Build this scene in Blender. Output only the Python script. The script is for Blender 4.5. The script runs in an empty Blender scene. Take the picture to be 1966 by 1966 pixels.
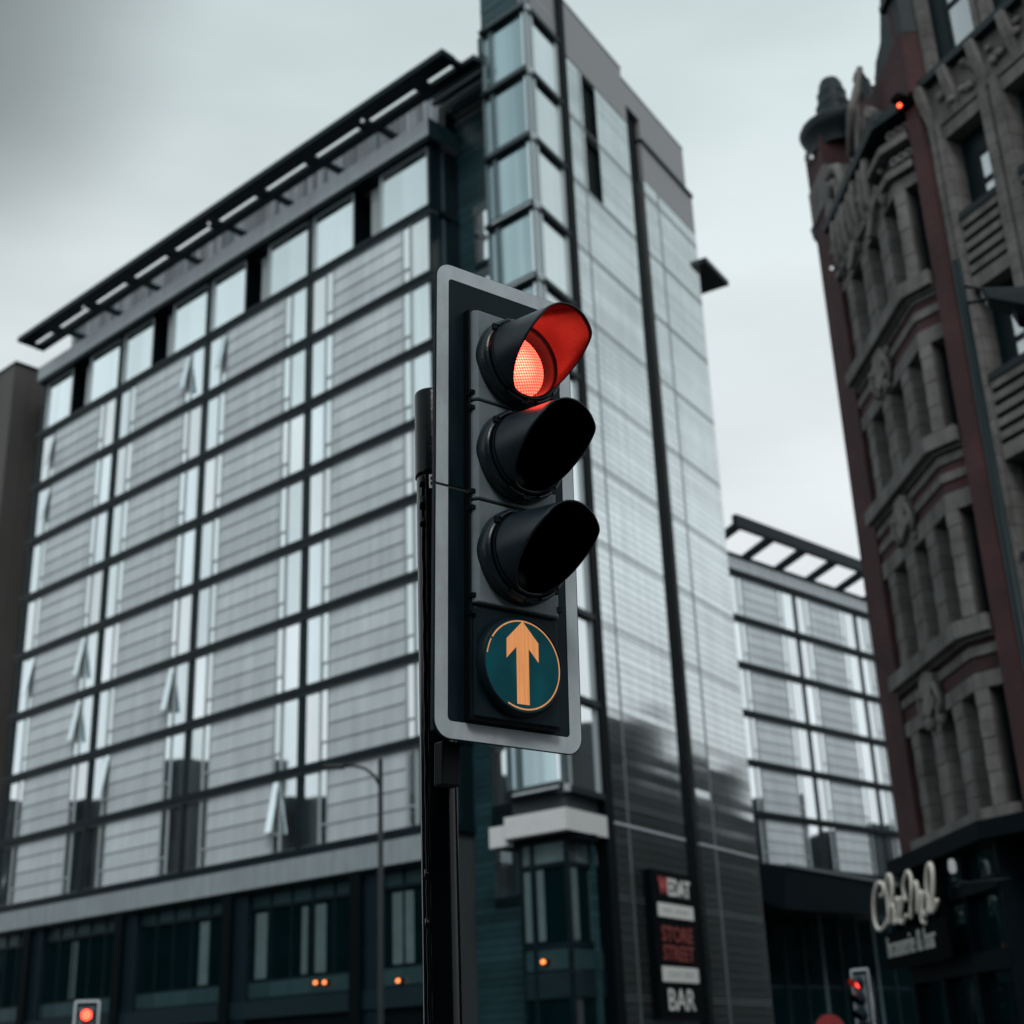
import bpy, bmesh, math, random
from mathutils import Vector, Matrix
random.seed(7)
scene = bpy.context.scene
COL = scene.collection
CZ = 1.7                                   # eye height; heights below are given relative to the eye
PI = math.pi

# ------------------------------------------------------------------ materials
def newmat(name):
    m = bpy.data.materials.new(name); m.use_nodes = True
    nt = m.node_tree
    return m, nt, nt.nodes['Principled BSDF']
def mat(name, col, rough=.5, metal=0., spec=.5, vary=0., vscale=3., bump=0., bscale=40., island=0., rv=.12, streak=0., sscale=(3, 3, .25), objr=0.):
    m, nt, b = newmat(name)
    N, L = nt.nodes, nt.links
    b.inputs['Base Color'].default_value = (*col, 1)
    b.inputs['Roughness'].default_value = rough
    b.inputs['Metallic'].default_value = metal
    b.inputs['Specular IOR Level'].default_value = spec
    tc = N.new('ShaderNodeTexCoord')
    cur = None
    if vary:
        n = N.new('ShaderNodeTexNoise'); n.inputs['Scale'].default_value = vscale
        n.inputs['Detail'].default_value = 6; n.inputs['Roughness'].default_value = .65
        L.new(tc.outputs['Object'], n.inputs['Vector'])
        mr = N.new('ShaderNodeMapRange'); mr.inputs[1].default_value = .25; mr.inputs[2].default_value = .75
        mr.inputs[3].default_value = 1 - vary; mr.inputs[4].default_value = 1 + vary
        L.new(n.outputs['Fac'], mr.inputs[0]); cur = mr.outputs[0]
        r2 = N.new('ShaderNodeMapRange'); r2.inputs[3].default_value = max(0, rough - rv); r2.inputs[4].default_value = min(1, rough + rv)
        L.new(n.outputs['Fac'], r2.inputs[0]); L.new(r2.outputs[0], b.inputs['Roughness'])
    if island:
        g = N.new('ShaderNodeNewGeometry')
        mr = N.new('ShaderNodeMapRange'); mr.inputs[3].default_value = 1 - island; mr.inputs[4].default_value = 1 + island
        L.new(g.outputs['Random Per Island'], mr.inputs[0])
        if cur is None: cur = mr.outputs[0]
        else:
            mm = N.new('ShaderNodeMath'); mm.operation = 'MULTIPLY'
            L.new(cur, mm.inputs[0]); L.new(mr.outputs[0], mm.inputs[1]); cur = mm.outputs[0]
    def times(sock):
        nonlocal cur
        if cur is None: cur = sock; return
        mm = N.new('ShaderNodeMath'); mm.operation = 'MULTIPLY'
        L.new(cur, mm.inputs[0]); L.new(sock, mm.inputs[1]); cur = mm.outputs[0]
    if streak:     # rain streaks and grime running down
        at = N.new('ShaderNodeAttribute'); at.attribute_name = 'lc'
        mp = N.new('ShaderNodeMapping'); mp.inputs['Scale'].default_value = sscale
        L.new(at.outputs['Vector'], mp.inputs[0])
        n = N.new('ShaderNodeTexNoise'); n.inputs['Scale'].default_value = 1; n.inputs['Detail'].default_value = 5; n.inputs['Roughness'].default_value = .7
        L.new(mp.outputs[0], n.inputs['Vector'])
        mr = N.new('ShaderNodeMapRange'); mr.inputs[1].default_value = .32; mr.inputs[2].default_value = .62; mr.inputs[3].default_value = 1 - streak; mr.inputs[4].default_value = 1 + streak*.35
        L.new(n.outputs['Fac'], mr.inputs[0]); times(mr.outputs[0])
    if objr:
        oi = N.new('ShaderNodeObjectInfo')
        mr = N.new('ShaderNodeMapRange'); mr.inputs[3].default_value = 1 - objr; mr.inputs[4].default_value = 1 + objr
        L.new(oi.outputs['Random'], mr.inputs[0]); times(mr.outputs[0])
    if cur is not None:
        sc = N.new('ShaderNodeVectorMath'); sc.operation = 'SCALE'
        sc.inputs[0].default_value = col
        L.new(cur, sc.inputs['Scale']); L.new(sc.outputs[0], b.inputs['Base Color'])
    if bump:
        n = N.new('ShaderNodeTexNoise'); n.inputs['Scale'].default_value = bscale; n.inputs['Detail'].default_value = 4
        L.new(tc.outputs['Object'], n.inputs['Vector'])
        bp = N.new('ShaderNodeBump'); bp.inputs['Strength'].default_value = bump; bp.inputs['Distance'].default_value = .01
        L.new(n.outputs['Fac'], bp.inputs['Height']); L.new(bp.outputs[0], b.inputs['Normal'])
    return m
def emit(name, col, st, base=(.02, .02, .02)):
    m, nt, b = newmat(name)
    b.inputs['Base Color'].default_value = (*base, 1)
    b.inputs['Emission Color'].default_value = (*col, 1); b.inputs['Emission Strength'].default_value = st; b.inputs['Specular IOR Level'].default_value = .1
    return m
def glass(name, tint, diff, kdiff, rough=.03, curtain=0.):
    """coated, sky-reflecting pane with a pale blind or curtain faintly seen behind it"""
    m, nt, b = newmat(name); N, L = nt.nodes, nt.links
    b.inputs['Base Color'].default_value = (*tint, 1); b.inputs['Metallic'].default_value = 1; b.inputs['Roughness'].default_value = rough
    d = N.new('ShaderNodeBsdfDiffuse'); d.inputs['Color'].default_value = (*diff, 1)
    mix = N.new('ShaderNodeMixShader'); mix.inputs[0].default_value = kdiff
    L.new(b.outputs[0], mix.inputs[1]); L.new(d.outputs[0], mix.inputs[2])
    L.new(mix.outputs[0], N['Material Output'].inputs[0])
    at = N.new('ShaderNodeAttribute'); at.attribute_name = 'lc'
    if curtain:
        w = N.new('ShaderNodeTexNoise'); w.inputs['Scale'].default_value = 1.0; w.inputs['Detail'].default_value = 2
        mp = N.new('ShaderNodeMapping'); mp.inputs['Scale'].default_value = (.9, 0, .02)
        L.new(at.outputs['Vector'], mp.inputs[0]); L.new(mp.outputs[0], w.inputs['Vector'])
        mr = N.new('ShaderNodeMapRange'); mr.inputs[1].default_value = .42; mr.inputs[2].default_value = .58
        mr.inputs[3].default_value = max(0, kdiff - curtain); mr.inputs[4].default_value = min(1, kdiff + curtain)
        L.new(w.outputs['Fac'], mr.inputs[0]); L.new(mr.outputs[0], mix.inputs[0])
    oi = N.new('ShaderNodeObjectInfo'); o1 = N.new('ShaderNodeMapRange'); o1.inputs[3].default_value = .80; o1.inputs[4].default_value = 1.04
    L.new(oi.outputs['Random'], o1.inputs[0])
    ts = N.new('ShaderNodeVectorMath'); ts.operation = 'SCALE'; ts.inputs[0].default_value = tint
    L.new(o1.outputs[0], ts.inputs['Scale']); L.new(ts.outputs[0], b.inputs['Base Color'])
    # panes are never perfectly flat
    n = N.new('ShaderNodeTexNoise'); n.inputs['Scale'].default_value = .55; n.inputs['Detail'].default_value = 1
    L.new(at.outputs['Vector'], n.inputs['Vector'])
    bp = N.new('ShaderNodeBump'); bp.inputs['Strength'].default_value = .12; bp.inputs['Distance'].default_value = .05
    L.new(n.outputs['Fac'], bp.inputs['Height']); L.new(bp.outputs[0], b.inputs['Normal'])
    return m
def brickmat(name, c1, c2, mortar, sx=.22, sy=.075):
    m, nt, b = newmat(name); N, L = nt.nodes, nt.links
    at = N.new('ShaderNodeAttribute'); at.attribute_name = 'lc'
    sp = N.new('ShaderNodeSeparateXYZ'); cb = N.new('ShaderNodeCombineXYZ'); ad = N.new('ShaderNodeMath')
    L.new(at.outputs['Vector'], sp.inputs[0]); L.new(sp.outputs[0], ad.inputs[0]); L.new(sp.outputs[1], ad.inputs[1])
    L.new(ad.outputs[0], cb.inputs[0]); L.new(sp.outputs[2], cb.inputs[1])
    br = N.new('ShaderNodeTexBrick'); br.inputs['Scale'].default_value = 1
    br.inputs['Brick Width'].default_value = sx; br.inputs['Row Height'].default_value = sy; br.inputs['Mortar Size'].default_value = .008
    br.inputs['Color1'].default_value = (*c1, 1); br.inputs['Color2'].default_value = (*c2, 1); br.inputs['Mortar'].default_value = (*mortar, 1)
    L.new(cb.outputs[0], br.inputs['Vector'])
    n = N.new('ShaderNodeTexNoise'); n.inputs['Scale'].default_value = .8; n.inputs['Detail'].default_value = 6
    L.new(at.outputs['Vector'], n.inputs['Vector'])
    mr = N.new('ShaderNodeMapRange'); mr.inputs[1].default_value = .3; mr.inputs[2].default_value = .7; mr.inputs[3].default_value = .6; mr.inputs[4].default_value = 1.35
    L.new(n.outputs['Fac'], mr.inputs[0])
    sc = N.new('ShaderNodeVectorMath'); sc.operation = 'SCALE'
    L.new(br.outputs['Color'], sc.inputs[0]); L.new(mr.outputs[0], sc.inputs['Scale']); L.new(sc.outputs[0], b.inputs['Base Color'])
    b.inputs['Roughness'].default_value = .85
    bp = N.new('ShaderNodeBump'); bp.inputs['Strength'].default_value = .4; bp.inputs['Distance'].default_value = .01; bp.invert = True
    L.new(br.outputs['Fac'], bp.inputs['Height']); L.new(bp.outputs[0], b.inputs['Normal'])
    return m

M = {}
# hotel
M['panel'] = mat('grey_cladding', (.455, .515, .545), .45, 0, .3, vary=.12, vscale=.4, island=.15, streak=.16, sscale=(2.2, 0, .12), objr=.07)
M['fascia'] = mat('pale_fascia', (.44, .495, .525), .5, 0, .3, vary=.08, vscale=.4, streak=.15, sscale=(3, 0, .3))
M['dark'] = mat('dark_metal', (.0035, .012, .016), .4, 0, .12, vary=.25, vscale=2)
M['flange'] = mat('flange_metal', (.075, .10, .112), .45, 0, .3)
M['frame'] = mat('window_frame', (.30, .35, .37), .4, 0, .5)
M['jamb'] = mat('dark_jamb', (.07, .11, .125), .4, 0, .3)
M['glass'] = glass('sky_glass', (.82, .93, .96), (.40, .46, .48), .09, curtain=.06)
M['glass2'] = glass('sky_glass_b', (.86, .93, .95), (.42, .48, .50), .07, curtain=.05)
M['glass_oriel'] = glass('oriel_glass', (.52, .66, .70), (.07, .14, .16), .30, curtain=.16)
M['corrug'] = mat('ribbed_wall', (.19, .215, .235), .55, 0, .15, vary=.15, vscale=1.5, island=.5)
M['teal'] = mat('teal_tile', (.018, .050, .060), .35, 0, .25, island=.25, vary=.15)
M['mauve'] = mat('mauve_panel', (.215, .215, .225), .42, .3, .4, vary=.08, vscale=.3)
M['plank'] = mat('glossy_plank', (.64, .70, .71), .09, .96, .5, island=.07, vary=.08, vscale=.35, rv=.03, streak=.12, sscale=(2.5, 0, .10))
M['joint'] = mat('joint_metal', (.13, .155, .165), .4, .3)
M['black'] = mat('black_recess', (.001, .004, .006), .6, 0, .06)
M['gfglass'] = glass('shop_glass', (.15, .25, .27), (.002, .016, .019), .45)
M['curtain'] = mat('curtain', (.085, .135, .142), .9, vary=.2, vscale=2)
M['gpanel'] = mat('opaque_glass_panel', (.022, .052, .060), .3, 0, .25, island=.2)
M['plinth'] = mat('plinth', (.007, .020, .026), .5, 0, .15, vary=.15)
M['column'] = mat('column', (.005, .014, .021), .5, 0, .15, vary=.2)
M['brown'] = mat('brown_panel', (.07, .067, .066), .5, 0, .12, vary=.12, vscale=.4, island=.1)
M['link'] = glass('link_glass', (.22, .33, .37), (.02, .06, .07), .4)
M['white'] = mat('white_cladding', (.62, .64, .65), .45, vary=.05)
M['core'] = mat('core_wall', (.03, .04, .045), .8)
# brick building
M['brick'] = brickmat('red_brick', (.066, .019, .021), (.042, .015, .018), (.028, .022, .024))
M['stone'] = mat('buff_stone', (.150, .148, .145), .8, 0, .12, streak=.35, sscale=(2, 2, .5), vary=.28, vscale=1.6, island=.12, bump=.5, bscale=12)
M['carved'] = mat('carved_stone', (.180, .175, .170), .8, 0, .12, vary=.45, vscale=3, bump=.7, bscale=9)
M['slate'] = mat('slate_lead', (.008, .018, .022), .5, 0, .25, vary=.3, vscale=4)
M['dglass'] = glass('dark_sash_glass', (.16, .24, .26), (.003, .010, .013), .6)
M['wglass'] = glass('bright_sash_glass', (.74, .80, .83), (.5, .53, .55), .35, curtain=.2)
M['sash'] = mat('dark_sash', (.005, .014, .018), .4, 0, .15)
M['shop'] = mat('shopfront', (.0018, .006, .0085), .5, 0, .06, vary=.2)
M['shopglass'] = glass('shopfront_glass', (.13, .21, .225), (.004, .02, .024), .5)
# signs
M['letter'] = mat('cream_letter', (.80, .77, .70), .4)
M['letter_dim'] = mat('pale_letter', (.42, .45, .43), .5)
M['signblack'] = mat('sign_black', (.0012, .003, .0045), .6, 0, .03)
M['signwhite'] = mat('sign_white', (.80, .82, .80), .5)
M['signgrey'] = mat('sign_grey_text', (.42, .45, .45), .6)
M['signred'] = mat('sign_red', (.50, .05, .055), .5)
M['signdred'] = mat('sign_dull_red', (.24, .035, .03), .5)
M['signpink'] = mat('sign_pale_red', (.60, .10, .10), .5)
# street
M['asphalt'] = mat('asphalt', (.045, .046, .048), .85, 0, .3, vary=.25, vscale=.6, bump=.5, bscale=60)
M['paving'] = mat('paving', (.16, .16, .155), .8, 0, .3, vary=.2, vscale=1.2)
M['kerb'] = mat('kerb_stone', (.22, .22, .21), .8, vary=.2)
M['paint'] = mat('road_paint', (.7, .7, .68), .7, vary=.15)
M['groundm'] = mat('ground', (.08, .08, .078), .9, vary=.2, vscale=.1)
# signal
def polemat():
    m = mat('black_pole_paint', (.0012, .0028, .0042), .13, 0, .22, vary=.2, vscale=9, bump=.05, bscale=26, rv=.03)
    return m
M['pole'] = polemat()
M['cap'] = mat('black_pole_cap', (.0015, .005, .007), .16, 0, .16, vary=.25, vscale=14, rv=.03, bump=.05, bscale=90)
M['board'] = mat('matt_black_board', (.0030, .014, .020), .5, 0, .14, streak=.3, sscale=(30, 0, 3), vary=.12, vscale=6)
M['border'] = mat('white_border', (.50, .565, .60), .42, 0, .4, streak=.16, sscale=(13, 0, 6), vary=.10, vscale=7, bump=.12, bscale=420)
M['module'] = mat('grey_plastic', (.165, .205, .225), .48, 0, .35, streak=.18, sscale=(14, 0, 7), vary=.14, vscale=9, bump=.10, bscale=420)
M['modside'] = mat('black_plastic', (.002, .005, .007), .5, 0, .14, vary=.15, vscale=12)
M['bezel'] = mat('bezel_plastic', (.007, .017, .022), .27, 0, .38, vary=.15, vscale=14, bump=.06, bscale=120)
M['hood'] = mat('hood_plastic', (.010, .022, .030), .36, 0, .36, streak=.25, sscale=(40, 40, 40), vary=.2, vscale=13, bump=.10, bscale=380)
M['hood_in_glow'] = mat('hood_lining_glow', (.058, .0015, .0050), .26, 0, .28, vary=.35, vscale=9, bump=.12, bscale=9)  # red glow of the lit lens put into the black lining's colour
M['hood_dark'] = mat('dark_hood_lining', (.0012, .0016, .0022), .5, 0, .08)  # shaded copy of the same lining, for hoods with unlit lenses
M['lens_off'] = mat('unlit_lens', (.002, .004, .005), .25, 0, .2)
M['steel'] = mat('clip_plate', (.45, .46, .46), .4, .3)
def lens_on():
    m, nt, b = newmat('lit_red_lens'); N, L = nt.nodes, nt.links
    b.inputs['Base Color'].default_value = (.2, .01, .01, 1); b.inputs['Roughness'].default_value = .3
    at = N.new('ShaderNodeAttribute'); at.attribute_name = 'lc'
    vo = N.new('ShaderNodeTexVoronoi'); vo.feature = 'F1'; vo.inputs['Scale'].default_value = 1; vo.inputs['Randomness'].default_value = 0
    mp = N.new('ShaderNodeMapping'); mp.inputs['Scale'].default_value = (112, 0, 128); mp.inputs['Rotation'].default_value = (0, .35, 0)
    L.new(at.outputs['Vector'], mp.inputs[0]); L.new(mp.outputs[0], vo.inputs['Vector'])
    ln = N.new('ShaderNodeVectorMath'); ln.operation = 'LENGTH'
    L.new(at.outputs['Vector'], ln.inputs[0])
    fall = N.new('ShaderNodeMapRange'); fall.inputs[1].default_value = .03; fall.inputs[2].default_value = .088
    fall.inputs[3].default_value = 1; fall.inputs[4].default_value = .22
    L.new(ln.outputs['Value'], fall.inputs[0])
    # the bulb's own hot spot
    dv = N.new('ShaderNodeVectorMath'); dv.operation = 'DISTANCE'; dv.inputs[1].default_value = (-.016, 0, .004)
    L.new(at.outputs['Vector'], dv.inputs[0])
    hot = N.new('ShaderNodeMapRange'); hot.inputs[1].default_value = .0; hot.inputs[2].default_value = .022; hot.inputs[3].default_value = 1.6; hot.inputs[4].default_value = 0
    L.new(dv.outputs['Value'], hot.inputs[0])
    dots = N.new('ShaderNodeMapRange'); dots.inputs[1].default_value = .15; dots.inputs[2].default_value = .62; dots.inputs[3].default_value = 1.5; dots.inputs[4].default_value = .07
    L.new(vo.outputs['Distance'], dots.inputs[0])
    a = N.new('ShaderNodeMath'); a.operation = 'ADD'; L.new(fall.outputs[0], a.inputs[0]); L.new(hot.outputs[0], a.inputs[1])
    mu = N.new('ShaderNodeMath'); mu.operation = 'MULTIPLY'; L.new(a.outputs[0], mu.inputs[0]); L.new(dots.outputs[0], mu.inputs[1])
    st = N.new('ShaderNodeMath'); st.operation = 'MULTIPLY'; st.inputs[1].default_value = LENS; L.new(mu.outputs[0], st.inputs[0])
    b.inputs['Emission Color'].default_value = (1, .050, .030, 1)
    L.new(st.outputs[0], b.inputs['Emission Strength'])
    return m
LENS = 29.
M['lens_red'] = lens_on()
M['lens_far'] = emit('far_red_lens', (1, .060, .032), 6)
M['lens_far2'] = emit('far_red_lens_side', (1, .06, .05), 3)
M['arrow'] = emit('lit_arrow', (.88, .36, .13), .62, (.3, .12, .05))
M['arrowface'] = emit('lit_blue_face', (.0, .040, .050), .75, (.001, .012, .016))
def uneven(m, k, sc):
    nt = m.node_tree; N, L = nt.nodes, nt.links; b = N['Principled BSDF']
    at = N.new('ShaderNodeAttribute'); at.attribute_name = 'lc'
    mp = N.new('ShaderNodeMapping'); mp.inputs['Scale'].default_value = sc; L.new(at.outputs['Vector'], mp.inputs[0])
    n = N.new('ShaderNodeTexNoise'); n.inputs['Scale'].default_value = 1; n.inputs['Detail'].default_value = 4; L.new(mp.outputs[0], n.inputs['Vector'])
    st = b.inputs['Emission Strength'].default_value
    mr = N.new('ShaderNodeMapRange'); mr.inputs[1].default_value = .3; mr.inputs[2].default_value = .7; mr.inputs[3].default_value = st*(1-k); mr.inputs[4].default_value = st*(1+k)
    L.new(n.outputs['Fac'], mr.inputs[0]); L.new(mr.outputs[0], b.inputs['Emission Strength'])
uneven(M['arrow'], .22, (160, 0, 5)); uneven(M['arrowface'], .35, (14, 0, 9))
M['amber'] = emit('amber_glint', (1, .24, .06), 3.2)  # glow of the balls added for amber reflections
M['lamp_red'] = emit('small_red_lamp', (1, .10, .04), 4)
M['lamp_white'] = emit('small_white_lamp', (.8, .85, .9), .55)
M['red_disc'] = mat('red_sign_face', (.22, .012, .014), .5, vary=.1)
M['post'] = mat('street_post', (.003, .011, .014), .4, 0, .2, vary=.2)

# ------------------------------------------------------------------ builders
def V(x): return Vector(x)
class Fr:
    """plan frame: u along the wall, o out of it, h height relative to the eye"""
    def __init__(s, P, t, n): s.P = Vector((*P, 0)); s.t = Vector((*t, 0)).normalized(); s.n = Vector((*n, 0)).normalized()
    def pt(s, u, o, h): return s.P + s.t*u + s.n*o + Vector((0, 0, h + CZ))
class Sg:
    """signal frame: u right, o out of the face, h up"""
    def __init__(s, O, r, n, u, k=1.): s.O = V(O); s.r = V(r); s.n = V(n); s.u = V(u); s.k = k
    def pt(s, u, o, h): return s.O + (s.r*u + s.n*o + s.u*h)*s.k
class MB:
    def __init__(s): s.v = []; s.f = []; s.lc = []; s.sm = []
    def add(s, fr, pts, faces, smooth=False):
        b = len(s.v)
        for p in pts: s.v.append(fr.pt(*p) if fr else V(p)); s.lc.append(tuple(p))
        for f in faces: s.f.append([b+i for i in f]); s.sm.append(smooth)
        return s
    def box(s, fr, u0, u1, o0, o1, h0, h1):
        p = [(u, o, h) for u in (u0, u1) for o in (o0, o1) for h in (h0, h1)]
        return s.add(fr, p, [(0,1,3,2), (4,6,7,5), (0,4,5,1), (2,3,7,6), (0,2,6,4), (1,5,7,3)])
    def hexa(s, fr, p):   # 4 bottom + 4 top points
        return s.add(fr, p, [(3,2,1,0), (4,5,6,7), (0,1,5,4), (1,2,6,5), (2,3,7,6), (3,0,4,7)])
    def prism_h(s, fr, uo, h0, h1):   # plan polygon extruded up
        n = len(uo); p = [(u, o, h0) for u, o in uo] + [(u, o, h1) for u, o in uo]
        return s.add(fr, p, [list(range(n))[::-1], list(range(n, 2*n))] + [(i, (i+1) % n, n+(i+1) % n, n+i) for i in range(n)])
    def prism_o(s, fr, uh, o0, o1):   # elevation polygon extruded outwards
        n = len(uh); p = [(u, o0, h) for u, h in uh] + [(u, o1, h) for u, h in uh]
        return s.add(fr, p, [list(range(n))[::-1], list(range(n, 2*n))] + [(i, (i+1) % n, n+(i+1) % n, n+i) for i in range(n)])
    def prism_u(s, fr, oh, u0, u1):   # profile polygon extruded along the wall
        n = len(oh); p = [(u0, o, h) for o, h in oh] + [(u1, o, h) for o, h in oh]
        return s.add(fr, p, [list(range(n))[::-1], list(range(n, 2*n))] + [(i, (i+1) % n, n+(i+1) % n, n+i) for i in range(n)])
    def lathe_o(s, fr, c, prof, seg=64, smooth=True, a0=0, a1=2*PI):   # around the outward axis
        full = abs(a1-a0-2*PI) < 1e-6; k = seg if full else seg+1
        p = []; f = []
        for r, o in prof:
            for i in range(k):
                a = a0+(a1-a0)*i/seg; p.append((c[0]+r*math.sin(a), o, c[1]+r*math.cos(a)))
        for j in range(len(prof)-1):
            for i in range(seg):
                i2 = (i+1) % k; f.append((j*k+i, j*k+i2, (j+1)*k+i2, (j+1)*k+i))
        return s.add(fr, p, f, smooth)
    def lathe_z(s, c, prof, seg=32, smooth=True):
        p = []; f = []
        for r, z in prof:
            for i in range(seg):
                a = 2*PI*i/seg; p.append((c[0]+r*math.cos(a), c[1]+r*math.sin(a), z))
        for j in range(len(prof)-1):
            for i in range(seg):
                i2 = (i+1) % seg; f.append((j*seg+i, j*seg+i2, (j+1)*seg+i2, (j+1)*seg+i))
        return s.add(None, p, f, smooth)
    def tube(s, fr, pts, r, seg=8, smooth=True, r1=None, cap=True):
        w = [fr.pt(*p) if fr else V(p) for p in pts]; n = len(w); b = len(s.v)
        up = Vector((0.13, .21, 1)).normalized(); prev = None
        for i, q in enumerate(w):
            d = (w[min(i+1, n-1)]-w[max(i-1, 0)]).normalized()
            x = d.cross(up) if prev is None else prev - d*prev.dot(d)
            if x.length < 1e-4: x = d.cross(Vector((1, 0, 0)))
            x.normalize(); y = d.cross(x); prev = x
            rr = r if r1 is None else r+(r1-r)*i/(n-1)
            for k in range(seg):
                a = 2*PI*k/seg; v = q+(x*math.cos(a)+y*math.sin(a))*rr; s.v.append(v); s.lc.append(tuple(v))
        for i in range(n-1):
            for k in range(seg):
                k2 = (k+1) % seg; s.f.append([b+i*seg+k, b+i*seg+k2, b+(i+1)*seg+k2, b+(i+1)*seg+k]); s.sm.append(smooth)
        if cap:
            s.f.append([b+k for k in range(seg)][::-1]); s.sm.append(False)
            s.f.append([b+(n-1)*seg+k for k in range(seg)]); s.sm.append(False)
        return s
    def ball(s, fr, c, rad, seg=12, sq=(1, 1, 1)):
        prof = [(math.sin(PI*i/(seg//2)), -math.cos(PI*i/(seg//2))) for i in range(seg//2+1)]
        p = []; f = []
        for rr, z in prof:
            for i in range(seg):
                a = 2*PI*i/seg; p.append((c[0]+rad*sq[0]*rr*math.cos(a), c[1]+rad*sq[1]*rr*math.sin(a), c[2]+rad*sq[2]*z))
        for j in range(len(prof)-1):
            for i in range(seg):
                i2 = (i+1) % seg; f.append((j*seg+i, j*seg+i2, (j+1)*seg+i2, (j+1)*seg+i))
        return s.add(fr, p, f, True)
    def build(s, name, m, parent=None, bevel=0., segs=2, auto=False):
        me = bpy.data.meshes.new(name)
        off = parent_origin(parent)
        me.from_pydata([tuple(v-off) for v in s.v], [], s.f)
        at = me.attributes.new('lc', 'FLOAT_VECTOR', 'POINT')
        flat = [c for l in s.lc for c in l]; at.data.foreach_set('vector', flat)
        for p, sm in zip(me.polygons, s.sm): p.use_smooth = sm
        bm = bmesh.new(); bm.from_mesh(me); bmesh.ops.remove_doubles(bm, verts=bm.verts, dist=1e-6)
        bmesh.ops.recalc_face_normals(bm, faces=bm.faces); bm.to_mesh(me); bm.free()
        me.materials.append(m)
        o = bpy.data.objects.new(name, me); COL.objects.link(o)
        if parent: o.parent = parent
        if bevel:
            md = o.modifiers.new('bevel', 'BEVEL'); md.width = bevel; md.segments = segs; md.limit_method = 'ANGLE'; md.angle_limit = math.radians(40)
        return o
def parent_origin(p):
    v = Vector((0, 0, 0))
    while p is not None: v = v + p.location; p = p.parent
    return v
def thing(name, label, cat, loc, group=None):
    o = bpy.data.objects.new(name, None); COL.objects.link(o); o.location = loc
    o.empty_display_size = .3
    return tag(o, label, cat, group)
def tag(o, label, cat, group=None):
    o['label'] = label; o['category'] = cat
    if group: o['group'] = group
    return o
def struct(o): o['kind'] = 'structure'; return o
def cp(o, parent):
    c = o.copy(); COL.objects.link(c); c.parent = parent; return c
def text_mesh(body, fr, u0, u1, h0, h1, o, depth, name, m, parent, flip=1, bold=0.):
    """letters fitted into the rectangle u0..u1 (reading direction) x h0..h1 on a wall"""
    cu = bpy.data.curves.new(name, 'FONT'); cu.body = body; cu.extrude = .5; cu.offset = bold; cu.resolution_u = 3
    ob = bpy.data.objects.new(name, cu); COL.objects.link(ob)
    dg = bpy.context.evaluated_depsgraph_get(); dg.update()
    me = bpy.data.meshes.new_from_object(ob.evaluated_get(dg))
    bpy.data.objects.remove(ob)
    xs = [v.co.x for v in me.vertices]; ys = [v.co.y for v in me.vertices]; zs = [v.co.z for v in me.vertices]
    x0, x1, y0, y1, z0, z1 = min(xs), max(xs), min(ys), max(ys), min(zs), max(zs)
    mb = MB()
    pts = [(u0+(u1-u0)*(v.co.x-x0)/(x1-x0), o+depth*(v.co.z-z0)/(z1-z0), h0+(h1-h0)*(v.co.y-y0)/(y1-y0)) for v in me.vertices]
    mb.add(fr, pts, [tuple(p.vertices) for p in me.polygons])
    bpy.data.meshes.remove(me)
    return mb.build(name, m, parent)

# ------------------------------------------------------------------ HOTEL
aD = (-.74627, .66564); nA = (-.66564, -.74627); OA = (-2.7355, 46.458)
bD = (.51710, .85593); nB = (.85593, -.51710); CB = (1.25165, 42.6055)
A = Fr(OA, aD, nA)            # long front: u runs left from its right-hand corner
B = Fr(CB, bD, nB)            # tower flank: u runs back from the oriel corner
CA = Fr(CB, aD, nA)           # oriel's left face
hotel = thing('hotel_building', 'large grey hotel with ribbed cladding, glazed corner tower and overhanging slotted eaves', 'building', (*OA, 0))

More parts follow.
